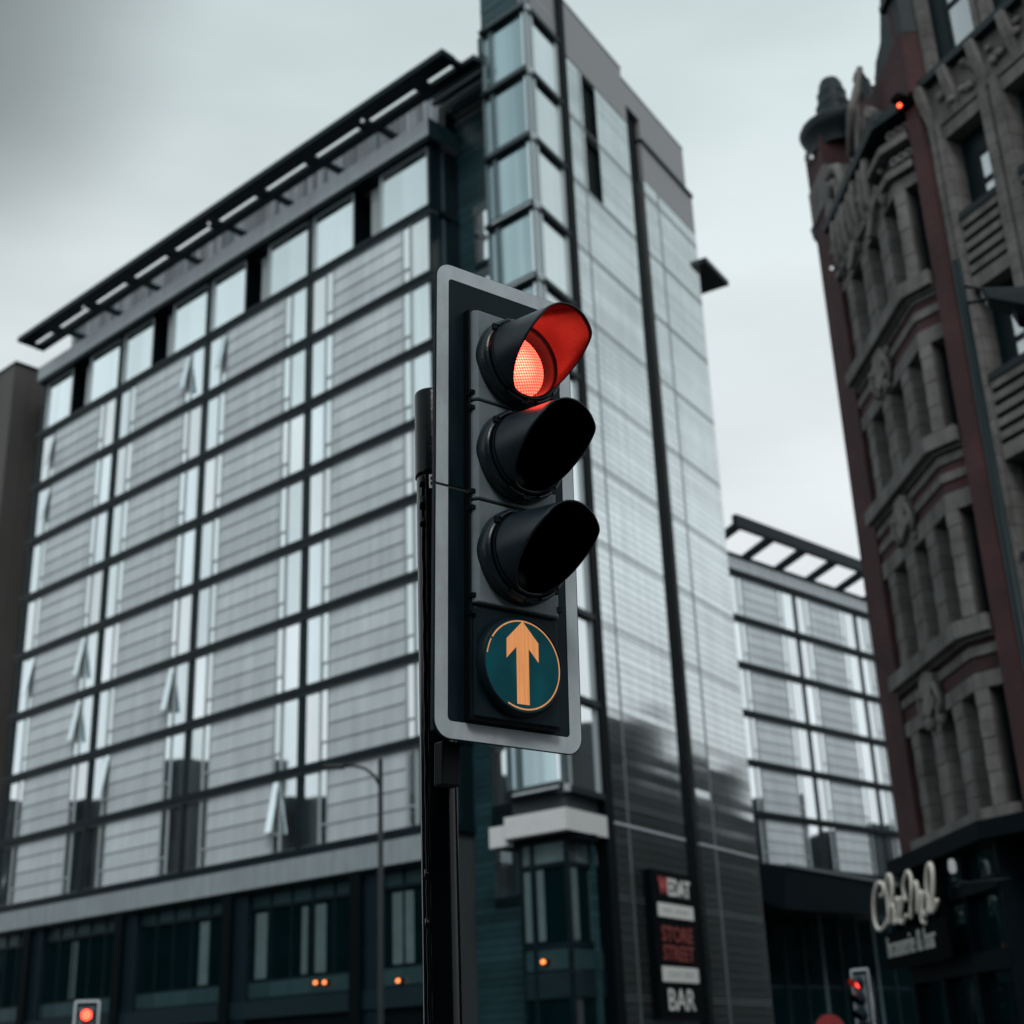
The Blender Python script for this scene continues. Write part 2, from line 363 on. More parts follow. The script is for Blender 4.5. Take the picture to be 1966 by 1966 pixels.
LV = [31.37-3*k for k in range(9)]        # slab lines L1..L9
MUL = [7.33+7.25*k for k in range(3)]
BAYS = [(0, 7.33), (7.33, 14.58), (14.58, 21.83), (21.83, 29.08)]
def clad_panel(fr, u0, u1, h0, h1, nb, parent, m=None):
    mb = MB(); st = (h1-h0)/nb
    for i in range(nb):
        a, b = h0+st*i, h0+st*(i+1)
        # lapped boards, each leaning a little with a shadow gap below
        mb.hexa(fr, [(u0, -.10, a+.012), (u1, -.10, a+.012), (u1, .038, a+.012), (u0, .038, a+.012),
                     (u0, -.10, b), (u1, -.10, b), (u1, -.008, b), (u0, -.008, b)])
    return mb.build('cladding_panel', m or M['panel'], parent)
def facade_window(fr, ua, ub, side, h0, h1, parent, g, opened=False, lite=True):
    """fixed pane ua..ub next to the mullion, a narrow vent on the panel's side (side=+1: panel lies at larger u)"""
    lo, hi = (ua, ub)
    v0, v1 = (ub+.14, ub+.46) if side > 0 else (ua-.46, ua-.14)
    lo2, hi2 = min(lo, v0), max(hi, v1)
    ht = h0+.70
    mb = MB()
    pieces = sorted([lo, hi, v0, v1])
    mb.box(fr, pieces[1], pieces[2], -.16, .012, h0, h1)
    if side > 0: mb.box(fr, v1, v1+.09, -.16, .010, h0, h1)
    else: mb.box(fr, v0-.09, v0, -.16, .010, h0, h1)
    mb.box(fr, v0, v1, -.16, .03, ht-.035, ht+.035)
    mb.box(fr, lo2, hi2, -.16, .004, h0, h0+.05); mb.box(fr, lo2, hi2, -.16, .004, h1-.05, h1)
    w = mb.build('window', M['frame'], parent)
    MB().box(fr, lo, hi, -.12, -.02, h0+.05, h1-.05).build('pane', g, w)
    MB().box(fr, v0, v1, -.12, -.02, h0+.05, ht-.035).build('vent_pane', g, w)
    p0, p1 = ht+.04, h1-.055
    if opened:
        MB().box(fr, v0, v1, -.15, -.13, p0, p1).build('opening', M['black'], w)
        t = .36
        MB().hexa(fr, [(v0, t-.03, p0), (v1, t-.03, p0), (v1, t+.02, p0), (v0, t+.02, p0),
                       (v0, -.02, p1), (v1, -.02, p1), (v1, .03, p1), (v0, .03, p1)]).build('vent_pane', g, w)
    else:
        MB().box(fr, v0, v1, -.10, -.005, p0, p1).build('vent_pane', g, w)
    return w
OPEN = {(2, 0, 'R'), (1, 0, 'L'), (3, 0, 'L'), (3, 1, 'L'), (3, 4, 'L'), (3, 4, 'R'), (2, 5, 'R'), (2, 6, 'L'), (3, 5, 'R'), (1, 7, 'R')}
for bi, (u0, u1) in enumerate(BAYS):
    for k in range(8):
        h0, h1 = LV[k+1]+.155, LV[k]-.165
        g = M['glass'] if (bi+k) % 3 else M['glass2']
        a0 = u0+(.13 if bi else .10); b1 = u1-.13
        facade_window(A, a0, a0+.98, +1, h0, h1, hotel, g, (bi, k, 'R') in OPEN)
        facade_window(A, b1-.90, b1, -1, h0, h1, hotel, g, (bi, k, 'L') in OPEN)
        clad_panel(A, a0+.98+.58, b1-.90-.58, h0, h1, 4, hotel)
for u in MUL + [29.08]:
    MB().box(A, u-.125, u+.125, -.3, .09, LV[8], 34.40).build('mullion', M['dark'], hotel)
MB().box(A, -.06, .07, -.3, .07, LV[8], 34.40).build('mullion', M['dark'], hotel)
for k in range(9):
    o = MB().box(A, -.14, 29.36, -.3, .20, LV[k]-.06, LV[k]+.15).build('floor_beam', M['dark'], hotel)
    MB().box(A, -.10, 29.30, -.3, .11, LV[k]-.16, LV[k]-.063).build('flange', M['flange'], o)
# top storey: big panes and dark balcony slots
TOP0, TOP1 = LV[0]+.16, 34.42
for bi, (u0, u1) in enumerate(BAYS):
    c = u0+3.75 if bi else 3.75
    for (x0, x1) in ((u0+.13, c-.82), (c+.82, u1-.13)):
        f = MB().box(A, x0, x0+.06, -.2, .0, TOP0, TOP1).box(A, x1-.06, x1, -.2, .0, TOP0, TOP1).box(A, x0, x1, -.2, -.01, TOP1-.05, TOP1+.001).box(A, x0, x1, -.2, -.01, TOP0-.001, TOP0+.05).build('top_window', M['frame'], hotel)
        MB().box(A, x0+.06, x1-.06, -.16, -.08, TOP0, TOP1).build('pane', M['glass'], f)
    f = MB().box(A, c-.82, c+.82, -1.0, -.85, TOP0, TOP1).box(A, c-.82, c-.80, -.85, -.03, TOP0, TOP1).box(A, c+.80, c+.82, -.85, -.03, TOP0, TOP1).build('balcony_slot', M['black'], hotel)
    MB().box(A, c-.50, c+.14, -.55, -.40, TOP0, TOP1-.12).build('slot_door', M['frame'], f)
    MB().box(A, c-.78, c-.62, -.30, -.14, TOP0, TOP1).build('slot_post', M['frame'], f)
MB().box(A, -.25, 29.35, -.4, .30, 34.42, 34.60).build('head_beam', M['dark'], hotel)
co = MB()
for i in range(12): co.box(A, -.28+29.7/12*i+.006, -.28+29.7/12*(i+1)-.006, -1.45, .35, 34.603, 35.42)
co.build('cornice', M['fascia'], hotel)
MB().box(A, -.305, -.276, -1.44, .34, 34.606, 35.415).build('cornice_end_shade', M['gpanel'], hotel)  # thin dark sheet over the cornice return, painting in its shade
# ribbed set-back storey behind the open eaves
WT = 37.8
rb = MB()
rb.box(A, .40, 28.75, -3.5, -1.02, 35.42, WT)
u = .42
while u < 28.55:
    rb.box(A, u, u+.17, -1.019, -.95, 35.42, WT-.02); u += .34
rb.build('ribbed_wall', M['corrug'], hotel)
for k in range(8):
    uu = 4.1+3.42*k
    MB().box(A, uu-.07, uu+.07, -.945, -.88, 35.42, WT-.02).build('wall_post', M['jamb'], hotel)
MB().box(A, .02, .395, -3.4, -.95, 35.42, WT).build('corner_post', M['dark'], hotel)
# eaves: dark slotted plate carried on arms from the wall
EH = 36.30
ev = MB()
ev.box(A, -2.66, 29.1, 1.14, 1.87, EH-.02, EH+.24)
ev.box(A, -2.66, 29.1, .35, .83, EH-.04, EH+.18)
BR = [-.64+3.42*k for k in range(9)]
for uu in BR: ev.box(A, uu-.28, uu+.28, .83, 1.14, EH-.02, EH+.18)
ev.box(A, -2.66, -2.40, .83, 1.14, EH-.02, EH+.18); ev.box(A, 28.85, 29.1, .83, 1.14, EH-.02, EH+.18)
ev.build('eaves', M['dark'], hotel)
for uu in BR[1:]:
    u0 = uu-.30
    MB().prism_u(A, [(-.95, 36.12), (-.55, 36.20), (.40, 36.22), (.40, 36.44), (-.95, 36.46)], u0-.12, u0+.12).prism_u(A, [(-.94, 35.6), (-.80, 35.6), (-.52, 36.20), (-.94, 36.121)], u0-.07, u0+.07).build('eaves_bracket', M['dark'], hotel)
for uu in (2.5, 13.0, 23.5):
    MB().ball(A, (uu, 1.36, EH-.08), .075).build('eaves_lamp', M['lamp_white'], hotel)
# ground floors
b = MB()
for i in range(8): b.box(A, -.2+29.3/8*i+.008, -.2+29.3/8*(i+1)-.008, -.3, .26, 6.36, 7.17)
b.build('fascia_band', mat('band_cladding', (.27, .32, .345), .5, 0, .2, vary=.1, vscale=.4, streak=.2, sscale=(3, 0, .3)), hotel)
MB().box(A, -.2, 29.2, -.3, .12, 6.24, 6.358).build('band_soffit', M['dark'], hotel)
for k in range(4):
    c = 3.70+7.24*k
    o = MB().box(A, c+.12, c+.66, -.5, .18, -1.7, 6.24).build('column', M['black'], hotel)
    MB().box(A, c-.66, c+.115, -.5, -.02, -1.7, 6.24).build('column_face', M['column'], o)
SPAN = [(.05, 3.04)] + [(4.36+7.24*k, 10.28+7.24*k) for k in range(3)] + [(26.0, 29.2)]
for si, (u0, u1) in enumerate(SPAN):
    f = MB()
    f.box(A, u0, u1, -.32, -.16, 5.62, 5.74).box(A, u0, u1, -.32, -.16, 3.06, 3.14).box(A, u0, u1, -.32, -.16, 2.46, 2.54)
    nn = max(2, round((u1-u0)/1.18)); st = (u1-u0)/nn
    for i in range(nn+1): f.box(A, u0+st*i-.035, u0+st*i+.035, -.32, -.17, 3.14, 6.24)
    f = f.build('shop_window', M['dark'], hotel)
    MB().box(A, u0, u1, -.28, -.24, 3.14, 5.62).build('pane', M['gfglass'], f)
    t = MB()
    for i in range(nn): t.box(A, u0+st*i+.04, u0+st*(i+1)-.04, -.28, -.23, 5.74, 6.24)
    t.build('transom_light', M['gpanel'], f)
    t = MB()
    for i in range(nn): t.box(A, u0+st*i+.02, u0+st*(i+1)-.02, -.28, -.15, 2.54, 3.06)
    t.build('spandrel', M['gpanel'], f)
    drapes = {1: [(6.05, 6.60), (7.05, 7.35), (9.35, 9.98)], 0: [(1.6, 2.6)], 2: [(12.75, 13.45)], 3: [(22.2, 22.6)], 4: []}[si]
    for d0, d1 in drapes:
        q = MB(); n = 6
        for i in range(n): q.box(A, d0+(d1-d0)/n*i, d0+(d1-d0)/n*(i+1)-.01, -.235, -.225+.02*(i % 2), 3.2, 5.5)
        q.build('curtain', M['curtain'], f)
MB().box(A, .02, 29.2, -.5, .05, 1.84, 2.45).build('sill_band', M['plinth'], hotel)
MB().box(A, .02, 29.2, -.5, -.10, -1.7, 1.835).build('plinth', M['black'], hotel)
# body behind
MB().box(A, .02, 29.1, -14, -1.02, -1.7, 35.40).build('core', M['core'], hotel)
MB().box(A, .02, 29.05, -1.0, -.34, -1.7, 31.3).build('backing_wall', M['core'], hotel)
# return of the front at its right-hand corner: dark glazed strip with slab lines
rt = MB()
for k in range(9):
    hh = LV[k]
    rt.box(A, -.16, .02, -1.48, -.302, hh-.10, hh+.12)
rt.box(A, -.10, .018, -1.48, -.98, LV[8], 34.4)
rt.build('return_frame', M['dark'], hotel)
for k in range(9):
    h0, h1 = LV[k]+.12, (LV[k-1]-.10 if k else 34.40)
    f = MB().box(A, -.05, .015, -.72, -.64, h0, h1).build('return_window', M['jamb'], hotel)
    MB().box(A, -.03, .012, -.975, -.305, h0, h1).build('pane', M['column'], f)
# recessed teal wall between the front and the oriel
tw = MB(); h = 6.5
while h < 36.0:
    tw.box(A, -3.6, -.02, -1.75, -1.5-.012*((int(h*10) % 3)), h+.012, h+.245); h += .25
tw.build('recess_wall', M['teal'], hotel)
MB().box(A, -3.7, -.02, -1.8, -1.42, 36.0, 36.18).build('recess_coping', M['flange'], hotel)
for k in range(9):
    hh = LV[k]
    f = MB().box(A, -2.6, -.92, -1.55, -1.44, hh-.12, hh+.30).build('recess_window', M['flange'] if k < 2 else M['dark'], hotel)
    MB().box(A, -2.6, -1.0, -1.52, -1.46, hh-2.35, hh-.12).build('pane', M['glass'], f)
    MB().box(A, -2.62, -.98, -1.5, -1.42, hh-2.62, hh-2.35).build('sill', M['dark'], f)
# set-back upper block seen past the end of the eaves
MB().box(A, -3.3, .015, -5.0, -2.75, 35.4, 37.6).build('upper_wall', M['dark'], hotel)
us = MB()
us.box(A, -3.35, -2.665, .35, .82, EH-.04, EH+.17).box(A, -3.35, .015, -2.7, -.05, EH+.50, EH+.62).box(A, -3.35, -3.2, -2.6, .345, EH+.05, EH+.50)
us.build('upper_canopy', M['dark'], hotel)
for i in range(6):
    o1 = .34-.44*i
    MB().box(A, -3.35, .015, o1-.30, o1, EH+.19, EH+.24).build('soffit_slat', M['frame'] if i % 2 == 0 else M['flange'], hotel)
MB().box(A, -1.9, -1.6, -2.6, -2.3, 36.2, EH).build('upper_post', M['jamb'], hotel)

# corner oriel of the tower
UL, UR = 2.316, 2.445
OT = [37.75-3*k for k in range(11)]           # 37.75 .. 7.75
# --- cladding above the oriel glass
mb = MB(); h = 37.9
while h < 40.5:
    mb.box(CA, .02, UL, -.3, .012*(int(h*7) % 2), h+.015, h+.40); h += .42
mb.build('oriel_head_left', M['teal'], hotel)
mb = MB(); h = 37.9
while h < 40.3:
    mb.box(B, .0, UR, -.3, .012*(int(h*7) % 2), h+.015, h+.30); h += .32
mb.build('oriel_head_right', M['mauve'], hotel)
# (the two faces meet at 79 degrees: the solid behind is one plan polygon)
def planpt(fr, u, o): 
    p = fr.pt(u, o, 0); return (p.x, p.y)
class World:
    def pt(s, u, o, h): return Vector((u, o, h + CZ))
WW = World()
core = [planpt(CA, .12, -.16), planpt(CA, UL-.02, -.16), planpt(CA, UL-.02, -1.7), planpt(B, 2.9, -4.0), planpt(B, 2.9, -.3), planpt(B, UR, -.16)]
MB().prism_h(WW, core, 7.2, 40.2).build('oriel_core', M['core'], hotel)
for k in range(11):
    hh = OT[k]
    t = MB().box(CA, .03, UL+.0, -.3, .17, hh-.05, hh+.15)
    t = t.build('oriel_transom', M['dark'], hotel)
    MB().box(CA, .03, UL-.35, -.3, .12, hh+.152, hh+.26).build('flange', M['flange'], t)
    MB().box(CA, .03, UL-.35, .172, .19, hh+.02, hh+.09).build('highlight_strip', M['fascia'] if k > 2 else M['flange'], t)
    t = MB().box(B, .25, UR, -.3, .13, hh-.06, hh+.13).build('oriel_transom', M['dark'], hotel)
    MB().box(B, .03, .25, -.3, .10, hh-.06, hh+.16).build('transom_cap', M['fascia'], t)
    if k < 10:
        h0, h1 = OT[k+1]+.26, hh-.05
        f = MB().box(CA, .05, UL-.05, -.2, .0, h0-.001, h0+.03).box(CA, 1.74, 1.93, -.2, .03, h0, h1).box(CA, UL-.10, UL, -.2, .03, h0, h1).box(CA, .0, .10, -.25, .02, h0, h1)
        f = f.build('oriel_window', M['jamb'], hotel)
        MB().box(CA, .10, 1.74, -.14, -.04, h0, h1).build('pane', M['glass_oriel'], f)
        MB().box(CA, 1.93, UL-.10, -.14, -.05, h0, h1).build('side_pane', M['glass_oriel'], f)
        h0, h1 = OT[k+1]+.13, hh-.06
        f = MB().box(B, .36, UR-.05, -.2, .0, h0-.001, h0+.03).box(B, .34, .50, -.2, .03, h0, h1).box(B, UR-.18, UR-.03, -.2, .03, h0, h1).build('oriel_window', M['frame'], hotel)
        MB().box(B, .50, UR-.18, -.14, -.04, h0, h1).build('pane', M['glass2'], f)
        MB().box(B, .02, .34, -.20, .02, h0, h1).build('corner_pane', M['glass2'], f)
# oriel base: white stepped box, and the glazed storey below it
MB().prism_h(WW, [planpt(CA, 2.42, .12), planpt(CA, 2.42, -1.7), planpt(B, 2.47, -1.5), planpt(B, 2.47, .12), tuple((Vector(planpt(CA, -.02, .12))+Vector(planpt(B, -.02, .12)))/2)], 6.52, 7.18).build('oriel_base', M['white'], hotel)
MB().box(CA, 2.424, 3.17, -1.4, .02, 6.33, 6.97).build('oriel_base_step', M['white'], hotel)
MB().box(CA, .1, 3.2, -1.6, -.30, 6.30, 6.515).build('base_soffit', M['black'], hotel)
LF = Fr(planpt(CA, .32, -.36), aD, nA); RF = Fr(planpt(CA, .32, -.36), bD, nB)
for fr, w, nm in ((LF, 1.95, 'left'), (RF, 2.30, 'right')):
    fr2 = fr
    f = MB().box(fr, .0, .09, -.12, .03, -1.7, 6.30).box(fr, w-.10, w, -.12, .03, -1.7, 6.30).box(fr, w*.70, w*.70+.12, -.12, .03, -1.7, 6.30)
    f.box(fr, .09, w-.1, -.12, .02, 5.55, 5.68).box(fr, .09, w-.1, -.12, .02, 3.2, 3.32)
    f = f.build('lower_window', M['dark'], hotel)
    MB().box(fr, .09, w*.70, -.09, -.05, 5.68, 6.30).box(fr, w*.70+.12, w-.10, -.09, -.05, 5.68, 6.30).build('transom_light', M['curtain'], f)
    MB().box(fr, .09, w-.10, -.09, -.05, 3.32, 5.55).build('pane', M['gfglass'], f)
    MB().box(fr, .09, w-.1, -.09, -.03, 2.55, 3.2).build('spandrel', M['gpanel'], f)
    MB().box(fr, .0, w, -.09, .01, 1.75, 2.50).build('sill_band', M['plinth'], f)
    MB().box(fr, .09, w-.1, -.09, -.05, -1.7, 1.75).build('door_pane', M['gfglass'], f)
    for d0, d1 in ((w*.70+.14, w-.14), (w*.52, w*.66)) if nm == 'left' else ((.14, .62), (w*.60, w*.69)):
        MB().box(fr, d0, d1, -.045, -.03, 3.4, 5.5).build('curtain', M['curtain'], f)
MB().prism_h(WW, [planpt(LF, .05, -.14), planpt(LF, 1.9, -.14), planpt(LF, 1.9, -1.3), planpt(RF, 2.9, -2.5), planpt(RF, 2.25, -.14)], -1.7, 6.5).build('lower_core', M['core'], hotel)
tl = MB(); h = -1.7
while h < 6.4:
    tl.box(A, -5.0, -.02, -1.78, -1.52, h+.012, h+.245); h += .25
tl.build('recess_wall', M['teal'], hotel)
MB().box(A, -3.95, -3.6, -1.5, -1.40, 2.0, 5.9).build('slit_window', M['jamb'], hotel)

# tower flank
UA, U1, U2, UE = 3.0, 8.45, 9.72, 15.0
MB().box(B, 2.45, UA, -.6, .10, -1.7, 40.75).build('corner_fin', M['black'], hotel)
MB().prism_h(WW, [planpt(B, 2.95, -.25), planpt(B, 14.9, -.25), planpt(B, 14.9, -3), planpt(B, 2.95, -3)], -1.7, 39.6).build('tower_core', M['core'], hotel)
MB().box(B, U1, U2, -.22, -.18, -1.7, 38.6).build('slot_back', M['black'], hotel)
WIN = [(4.38, 5.54, 34.72, 37.42), (4.38, 5.60, 31.98, 34.45)]
pl = MB(); h = -1.7
ztop_l, ztop_r = 37.62, 35.45
ROW = .30
rnd = random.Random(3)
def plank(u0, u1, h0, h1):
    a = rnd.gauss(0, .0024); c = rnd.gauss(0, .0014)
    pl.hexa(B, [(u0, -.18, h0), (u1, -.18, h0), (u1, .0+c-a, h0), (u0, .0+c-a, h0), (u0, -.18, h1), (u1, -.18, h1), (u1, .0-c+a, h1), (u0, .0-c+a, h1)])
while h < ztop_l:
    h1 = min(h+ROW-.022, ztop_l)
    segs = [(UA, 4.17), (4.19, U1)]
    for (wu0, wu1, wh0, wh1) in WIN:
        if h1 > wh0 and h < wh1:
            segs = [(UA, 4.17), (4.19, wu0), (wu1, U1)]
    for s0, s1 in segs: plank(s0, s1, h, h1)
    if h < ztop_r:
        hr = min(h1, ztop_r)
        for s0, s1 in ((U2, 11.06), (11.08, UE)): plank(s0, s1, h, hr)
    h += ROW
pl.build('plank_cladding', M['plank'], hotel)
for (u0, u1, h0, h1) in WIN:
    f = MB().box(B, u0, u0+.05, -.2, .01, h0, h1).box(B, u1-.05, u1, -.2, .01, h0, h1).box(B, u0+.05, u1-.05, -.2, .01, h1-.05, h1).build('slit_window', M['dark'], hotel)
    MB().box(B, u0+.05, u1-.05, -.175, -.15, h0, h1-.05).build('pane', M['black'], f)
jt = MB()
for k in range(13):
    hh = 34.68-3.0*k+ (0.0)
    if hh < -1: break
    for d in (0, .13):
        jt.box(B, UA, U1, -.1, .012, hh+d, hh+d+.035)
        if hh < 35: jt.box(B, U2, UE, -.1, .012, hh+d, hh+d+.035)
jt.box(B, 4.12, 4.24, -.1, .009, -1.7, 37.6); jt.box(B, 11.0, 11.14, -.1, .009, -1.7, 35.4)
jt.build('cladding_joints', M['joint'], hotel)
MB().box(B, UA, U1, -.1, .03, 7.05, 7.13).box(B, U2, UE, -.1, .03, 7.05, 7.13).build('string_course', M['fascia'], hotel)
MB().box(B, UA, 8.2, -.25, .02, 37.63, 40.35).build('parapet_panel', M['mauve'], hotel)
MB().box(B, 8.205, U1, -.25, .014, 37.63, 39.85).box(B, U1, U2, -.17, .014, 38.62, 39.85).box(B, U2, 14.4, -.25, .014, 37.64, 39.85).build('parapet_panel', M['mauve'], hotel)
MB().box(B, U2, 14.95, -.25, .014, 35.46, 37.40).build('parapet_panel', M['mauve'], hotel)
MB().box(B, U2, 14.97, -.25, .10, 37.42, 37.60).build('shadow_rail', M['dark'], hotel)
MB().box(B, UA, 8.2, -.30, .04, 40.35, 40.45).box(B, 8.2, 14.42, -.30, .034, 39.85, 39.94).build('coping', M['flange'], hotel)
MB().box(B, UE, UE+.03, -3, -.0, -1.7, 37.4).build('end_wall', M['mauve'], hotel)
# eaves of the rear side poking out past the tower's end
RE = Fr(planpt(B, 15.03, -2.6), bD, nB)
e = MB()
e.box(RE, 0, 2.6, .05, .35, 33.9, 34.15).box(RE, 0, 2.6, 1.2, 1.6, 33.9, 34.15).box(RE, 0, 2.6, 2.1, 3.0, 33.9, 34.15).box(RE, .0, .4, .35, 2.1, 33.9, 34.15).box(RE, 1.6, 2.6, .35, 2.1, 33.9, 34.15)
e.tube(RE, [(0, .3, 36.2), (2.4, 2.6, 34.1)], .07)
e.build('rear_eaves', M['dark'], hotel)

# ------------------------------------------------------------------ sign on the tower flank
ts = thing('bar_sign', 'tall black sign panel with stacked red and white lettering on the tower flank', 'sign', B.pt(6.6, .15, 1.1))
MB().box(B, 4.95, 8.30, .02, .30, 1.12, 5.78).build('panel', M['signblack'], ts)
text_mesh('W', B, 5.44, 6.10, 5.02, 5.58, .302, .02, 'lettering', M['signpink'], ts, bold=.015)
text_mesh('EDAT', B, 6.14, 7.86, 5.00, 5.57, .302, .02, 'lettering', M['signwhite'], ts, bold=.02)
text_mesh('STORE', B, 5.42, 7.78, 3.52, 4.02, .302, .02, 'lettering', M['signdred'], ts, bold=.02)
text_mesh('STREET', B, 5.44, 7.78, 2.93, 3.42, .302, .02, 'lettering', M['signdred'], ts, bold=.02)
text_mesh('BAR', B, 5.60, 7.58, 1.40, 2.06, .302, .02, 'lettering', M['signwhite'], ts, bold=.0)
for h0, h1, tx in ((4.29, 4.73, 'CITY DINING'), (2.27, 2.74, 'CRAFT BEER')):
    p = MB().box(B, 5.27, 7.94, .302, .34, h0, h1).build('plate', M['signwhite'], ts)
    if h0 < 4: text_mesh(tx, B, 5.62, 7.6, h0+.15, h1-.15, .342, .006, 'lettering', M['signgrey'], p)
    else:      # words too small to read: worn strokes only
        for q in range(11):
            if q != 4: MB().box(B, 5.62+.18*q, 5.74+.18*q, .342, .346, h0+.16, h1-.16-.03*(q % 2)).build('worn_stroke', M['signgrey'], p)

# ------------------------------------------------------------------ brown block and glazed link on the left
bb = thing('brown_block', 'brown panelled block at the far left of the grey hotel', 'building', A.pt(33, 0, -CZ))
MB().box(A, 31.62, 60, -12, .54, -1.7, 36.4).build('wall', M['brown'], bb)
mb = MB()
for i in range(14): mb.box(A, 31.62+1.4*i+.02, 31.62+1.4*(i+1)-.02, .54, .57, -1.7, 36.42)
for i in range(2): mb.box(A, 31.585, 31.62, -1.2+.86*i+.01, -1.2+.86*(i+1)-.01, -1.7, 36.42)
mb.build('cladding_panel', M['brown'], bb)
MB().box(A, 31.5, 60, -12, .62, 36.42, 36.56).build('coping', M['dark'], bb)
lk = MB()
for k in range(12): lk.box(A, 29.36, 31.58, -1.6, -1.22, LV[0]+2.6-3*k, LV[0]+2.85-3*k)
lk.box(A, 30.5, 31.58, -1.6, -1.1, -1.7, 34.4)
lk = lk.build('link_frame', M['dark'], bb)
for k in range(12): MB().box(A, 29.30, 30.5, -1.5, -1.3, LV[0]+2.85-3*(k+1), LV[0]+2.6-3*k).build('pane', M['link'], lk)

# ------------------------------------------------------------------ FAR WING (right, beyond the tower)
tc = (.71172, .70247); nc = (.70247, -.71172); PC = (13.6723, 82.677)
Cw = Fr(PC, tc, nc)
wing = thing('rear_wing', 'distant grey wing with striped cladding and open roof pergola between tower and brick building', 'building', (*PC, 0))
CL = [28.10-3.0*k for k in range(6)] + [10.1]
COLS = [-.9, 6.42, 13.55, 20.7]
for k in range(6):
    h0, h1 = CL[k+1]+.16, CL[k]-.16
    for ci in range(3):
        m0, m1 = COLS[ci], COLS[ci+1]
        a0 = .06 if ci == 0 else m0+.12
        if ci == 0:
            facade_window(Cw, -.9, .25, +1, h0, h1, wing, M['glass2'])
            clad_panel(Cw, .85, 4.45, h0, h1, 4, wing)
        else:
            facade_window(Cw, m0+.10, m0+1.05, +1, h0, h1, wing, M['glass2'])
            clad_panel(Cw, m0+1.65, m1-1.9, h0, h1, 4, wing)
        facade_window(Cw, m1-1.35, m1-.10, -1, h0, h1, wing, M['glass2'])
for k in range(7):
    o = MB().box(Cw, -1, 24, -.3, .30, CL[k]-.08, CL[k]+.16).build('floor_beam', M['dark'], wing)
    MB().box(Cw, -1, 24, -.3, .14, CL[k]-.18, CL[k]-.083).build('flange', M['flange'], o)
for u in COLS[1:]: MB().box(Cw, u-.10, u+.10, -.3, .08, 10.1, 28).build('mullion', M['dark'], wing)
MB().box(Cw, -1, 24, -.5, .25, 28.27, 29.05).build('cornice', M['fascia'], wing)
MB().box(Cw, -1, 24, -12, -.32, -1.7, 28.9).build('core', M['core'], wing)
pg = MB()
pg.box(Cw, -1.5, 24, 1.45, 1.80, 30.35, 31.15)
for k in range(11):
    u = -.9+3.55*k
    if u > 23: break
    pg.hexa(Cw, [(u-.20, -1.2, 29.6), (u+.20, -1.2, 29.6), (u+.20, 1.45, 30.4), (u-.20, 1.45, 30.4), (u-.20, -1.2, 30.0), (u+.20, -1.2, 30.0), (u+.20, 1.45, 30.9), (u-.20, 1.45, 30.9)])
    pg.tube(Cw, [(u, -1.2, 29.1), (u, -1.2, 30.1)], .08)
    pg.tube(Cw, [(u, -.6, 29.1), (u+.9, -.8, 29.9), (u+1.8, -.6, 29.1), (u+2.7, -.8, 29.9), (u+3.55, -.6, 29.1)], .06)
pg.box(Cw, -1.5, 24, -1.3, -1.1, 29.9, 30.15).box(Cw, -1.5, 24, -.3, -.15, 29.45, 29.6)
pg.build('pergola', M['dark'], wing)
# porch canopy and glazed ground floor
MB().hexa(Cw, [(-3.0, .4, 8.4), (11.5, .4, 8.0), (8.6, 3.6, 7.3), (-3.4, 3.6, 7.2), (-3.0, .4, 10.1), (11.5, .4, 9.9), (8.6, 3.6, 9.0), (-2.8, 3.6, 9.45)]).build('porch_canopy', M['shop'], wing)
MB().hexa(Cw, [(-2.8, 3.6, 9.46), (8.6, 3.6, 9.01), (8.6, 3.75, 9.02), (-2.8, 3.75, 9.47), (-2.8, 3.6, 9.62), (8.6, 3.6, 9.17), (8.6, 3.75, 9.18), (-2.8, 3.75, 9.63)]).build('canopy_trim', M['joint'], wing)
MB().box(Cw, -1, 24, -.3, .0, -1.7, 10.0).build('lower_wall', M['plinth'], wing)
for k in range(9):
    u = -.8+1.9*k
    f = MB().box(Cw, u, u+.25, .0, .10, -1.7, 7.6).build('lower_window', M['jamb'] if k % 3 == 0 else M['dark'], wing)
    MB().box(Cw, u+.25, u+1.9, .0, .04, -1.2, 3.4).box(Cw, u+.25, u+1.9, .0, .04, 3.6, 7.4).build('pane', M['gfglass'], f)

# ------------------------------------------------------------------ BRICK BUILDING (right)
K = (8.62785, 25.63714); t1 = (-.06589, .99783); n1 = (-.99783, -.06589)
R0 = (9.02238, 25.1294); tR = (.6136, -.7896); nR = (-.7896, -.6136)
K2 = (9.2, 24.75); t2 = (.4226, -.9063); n2 = (-.9063, -.4226)
D1 = Fr(K, t1, n1); DR = Fr(K, tR, nR); D2 = Fr(K2, t2, n2)
brick = thing('brick_building', 'ornate Victorian building of dark red brick and carved stone with tall sash windows', 'building', (*K, 0))
def dplan(fr, u, o): return planpt(fr, u, o)
SILL = [18.45, 14.84, 11.30, 7.42, 3.90]
# solid body
body = [dplan(D1, 5.45, -.55), dplan(D1, .1, -.55), dplan(DR, .6, -.5), dplan(D2, 0, -.75), dplan(D2, 9, -.75), (30, 22), (24, 34)]
MB().prism_h(WW, body, -1.7, 20.0).build('wall', M['brick'], brick)
MB().box(D2, .0, 9, -6, -.75, 19.9, 27).build('upper_wall', M['brick'], brick)
# brick piers
def pier(fr, u0, u1, o1, h0, h1): MB().box(fr, u0, u1, -.6, o1, h0, h1).build('brick_pier', M['brick'], brick)
pier(D1, 4.14, 5.42, .10, 3.79, 19.9)
MB().box(D2, -.33, .03, -.7, .22, 3.79, 27).build('brick_pier', M['brick'], brick)
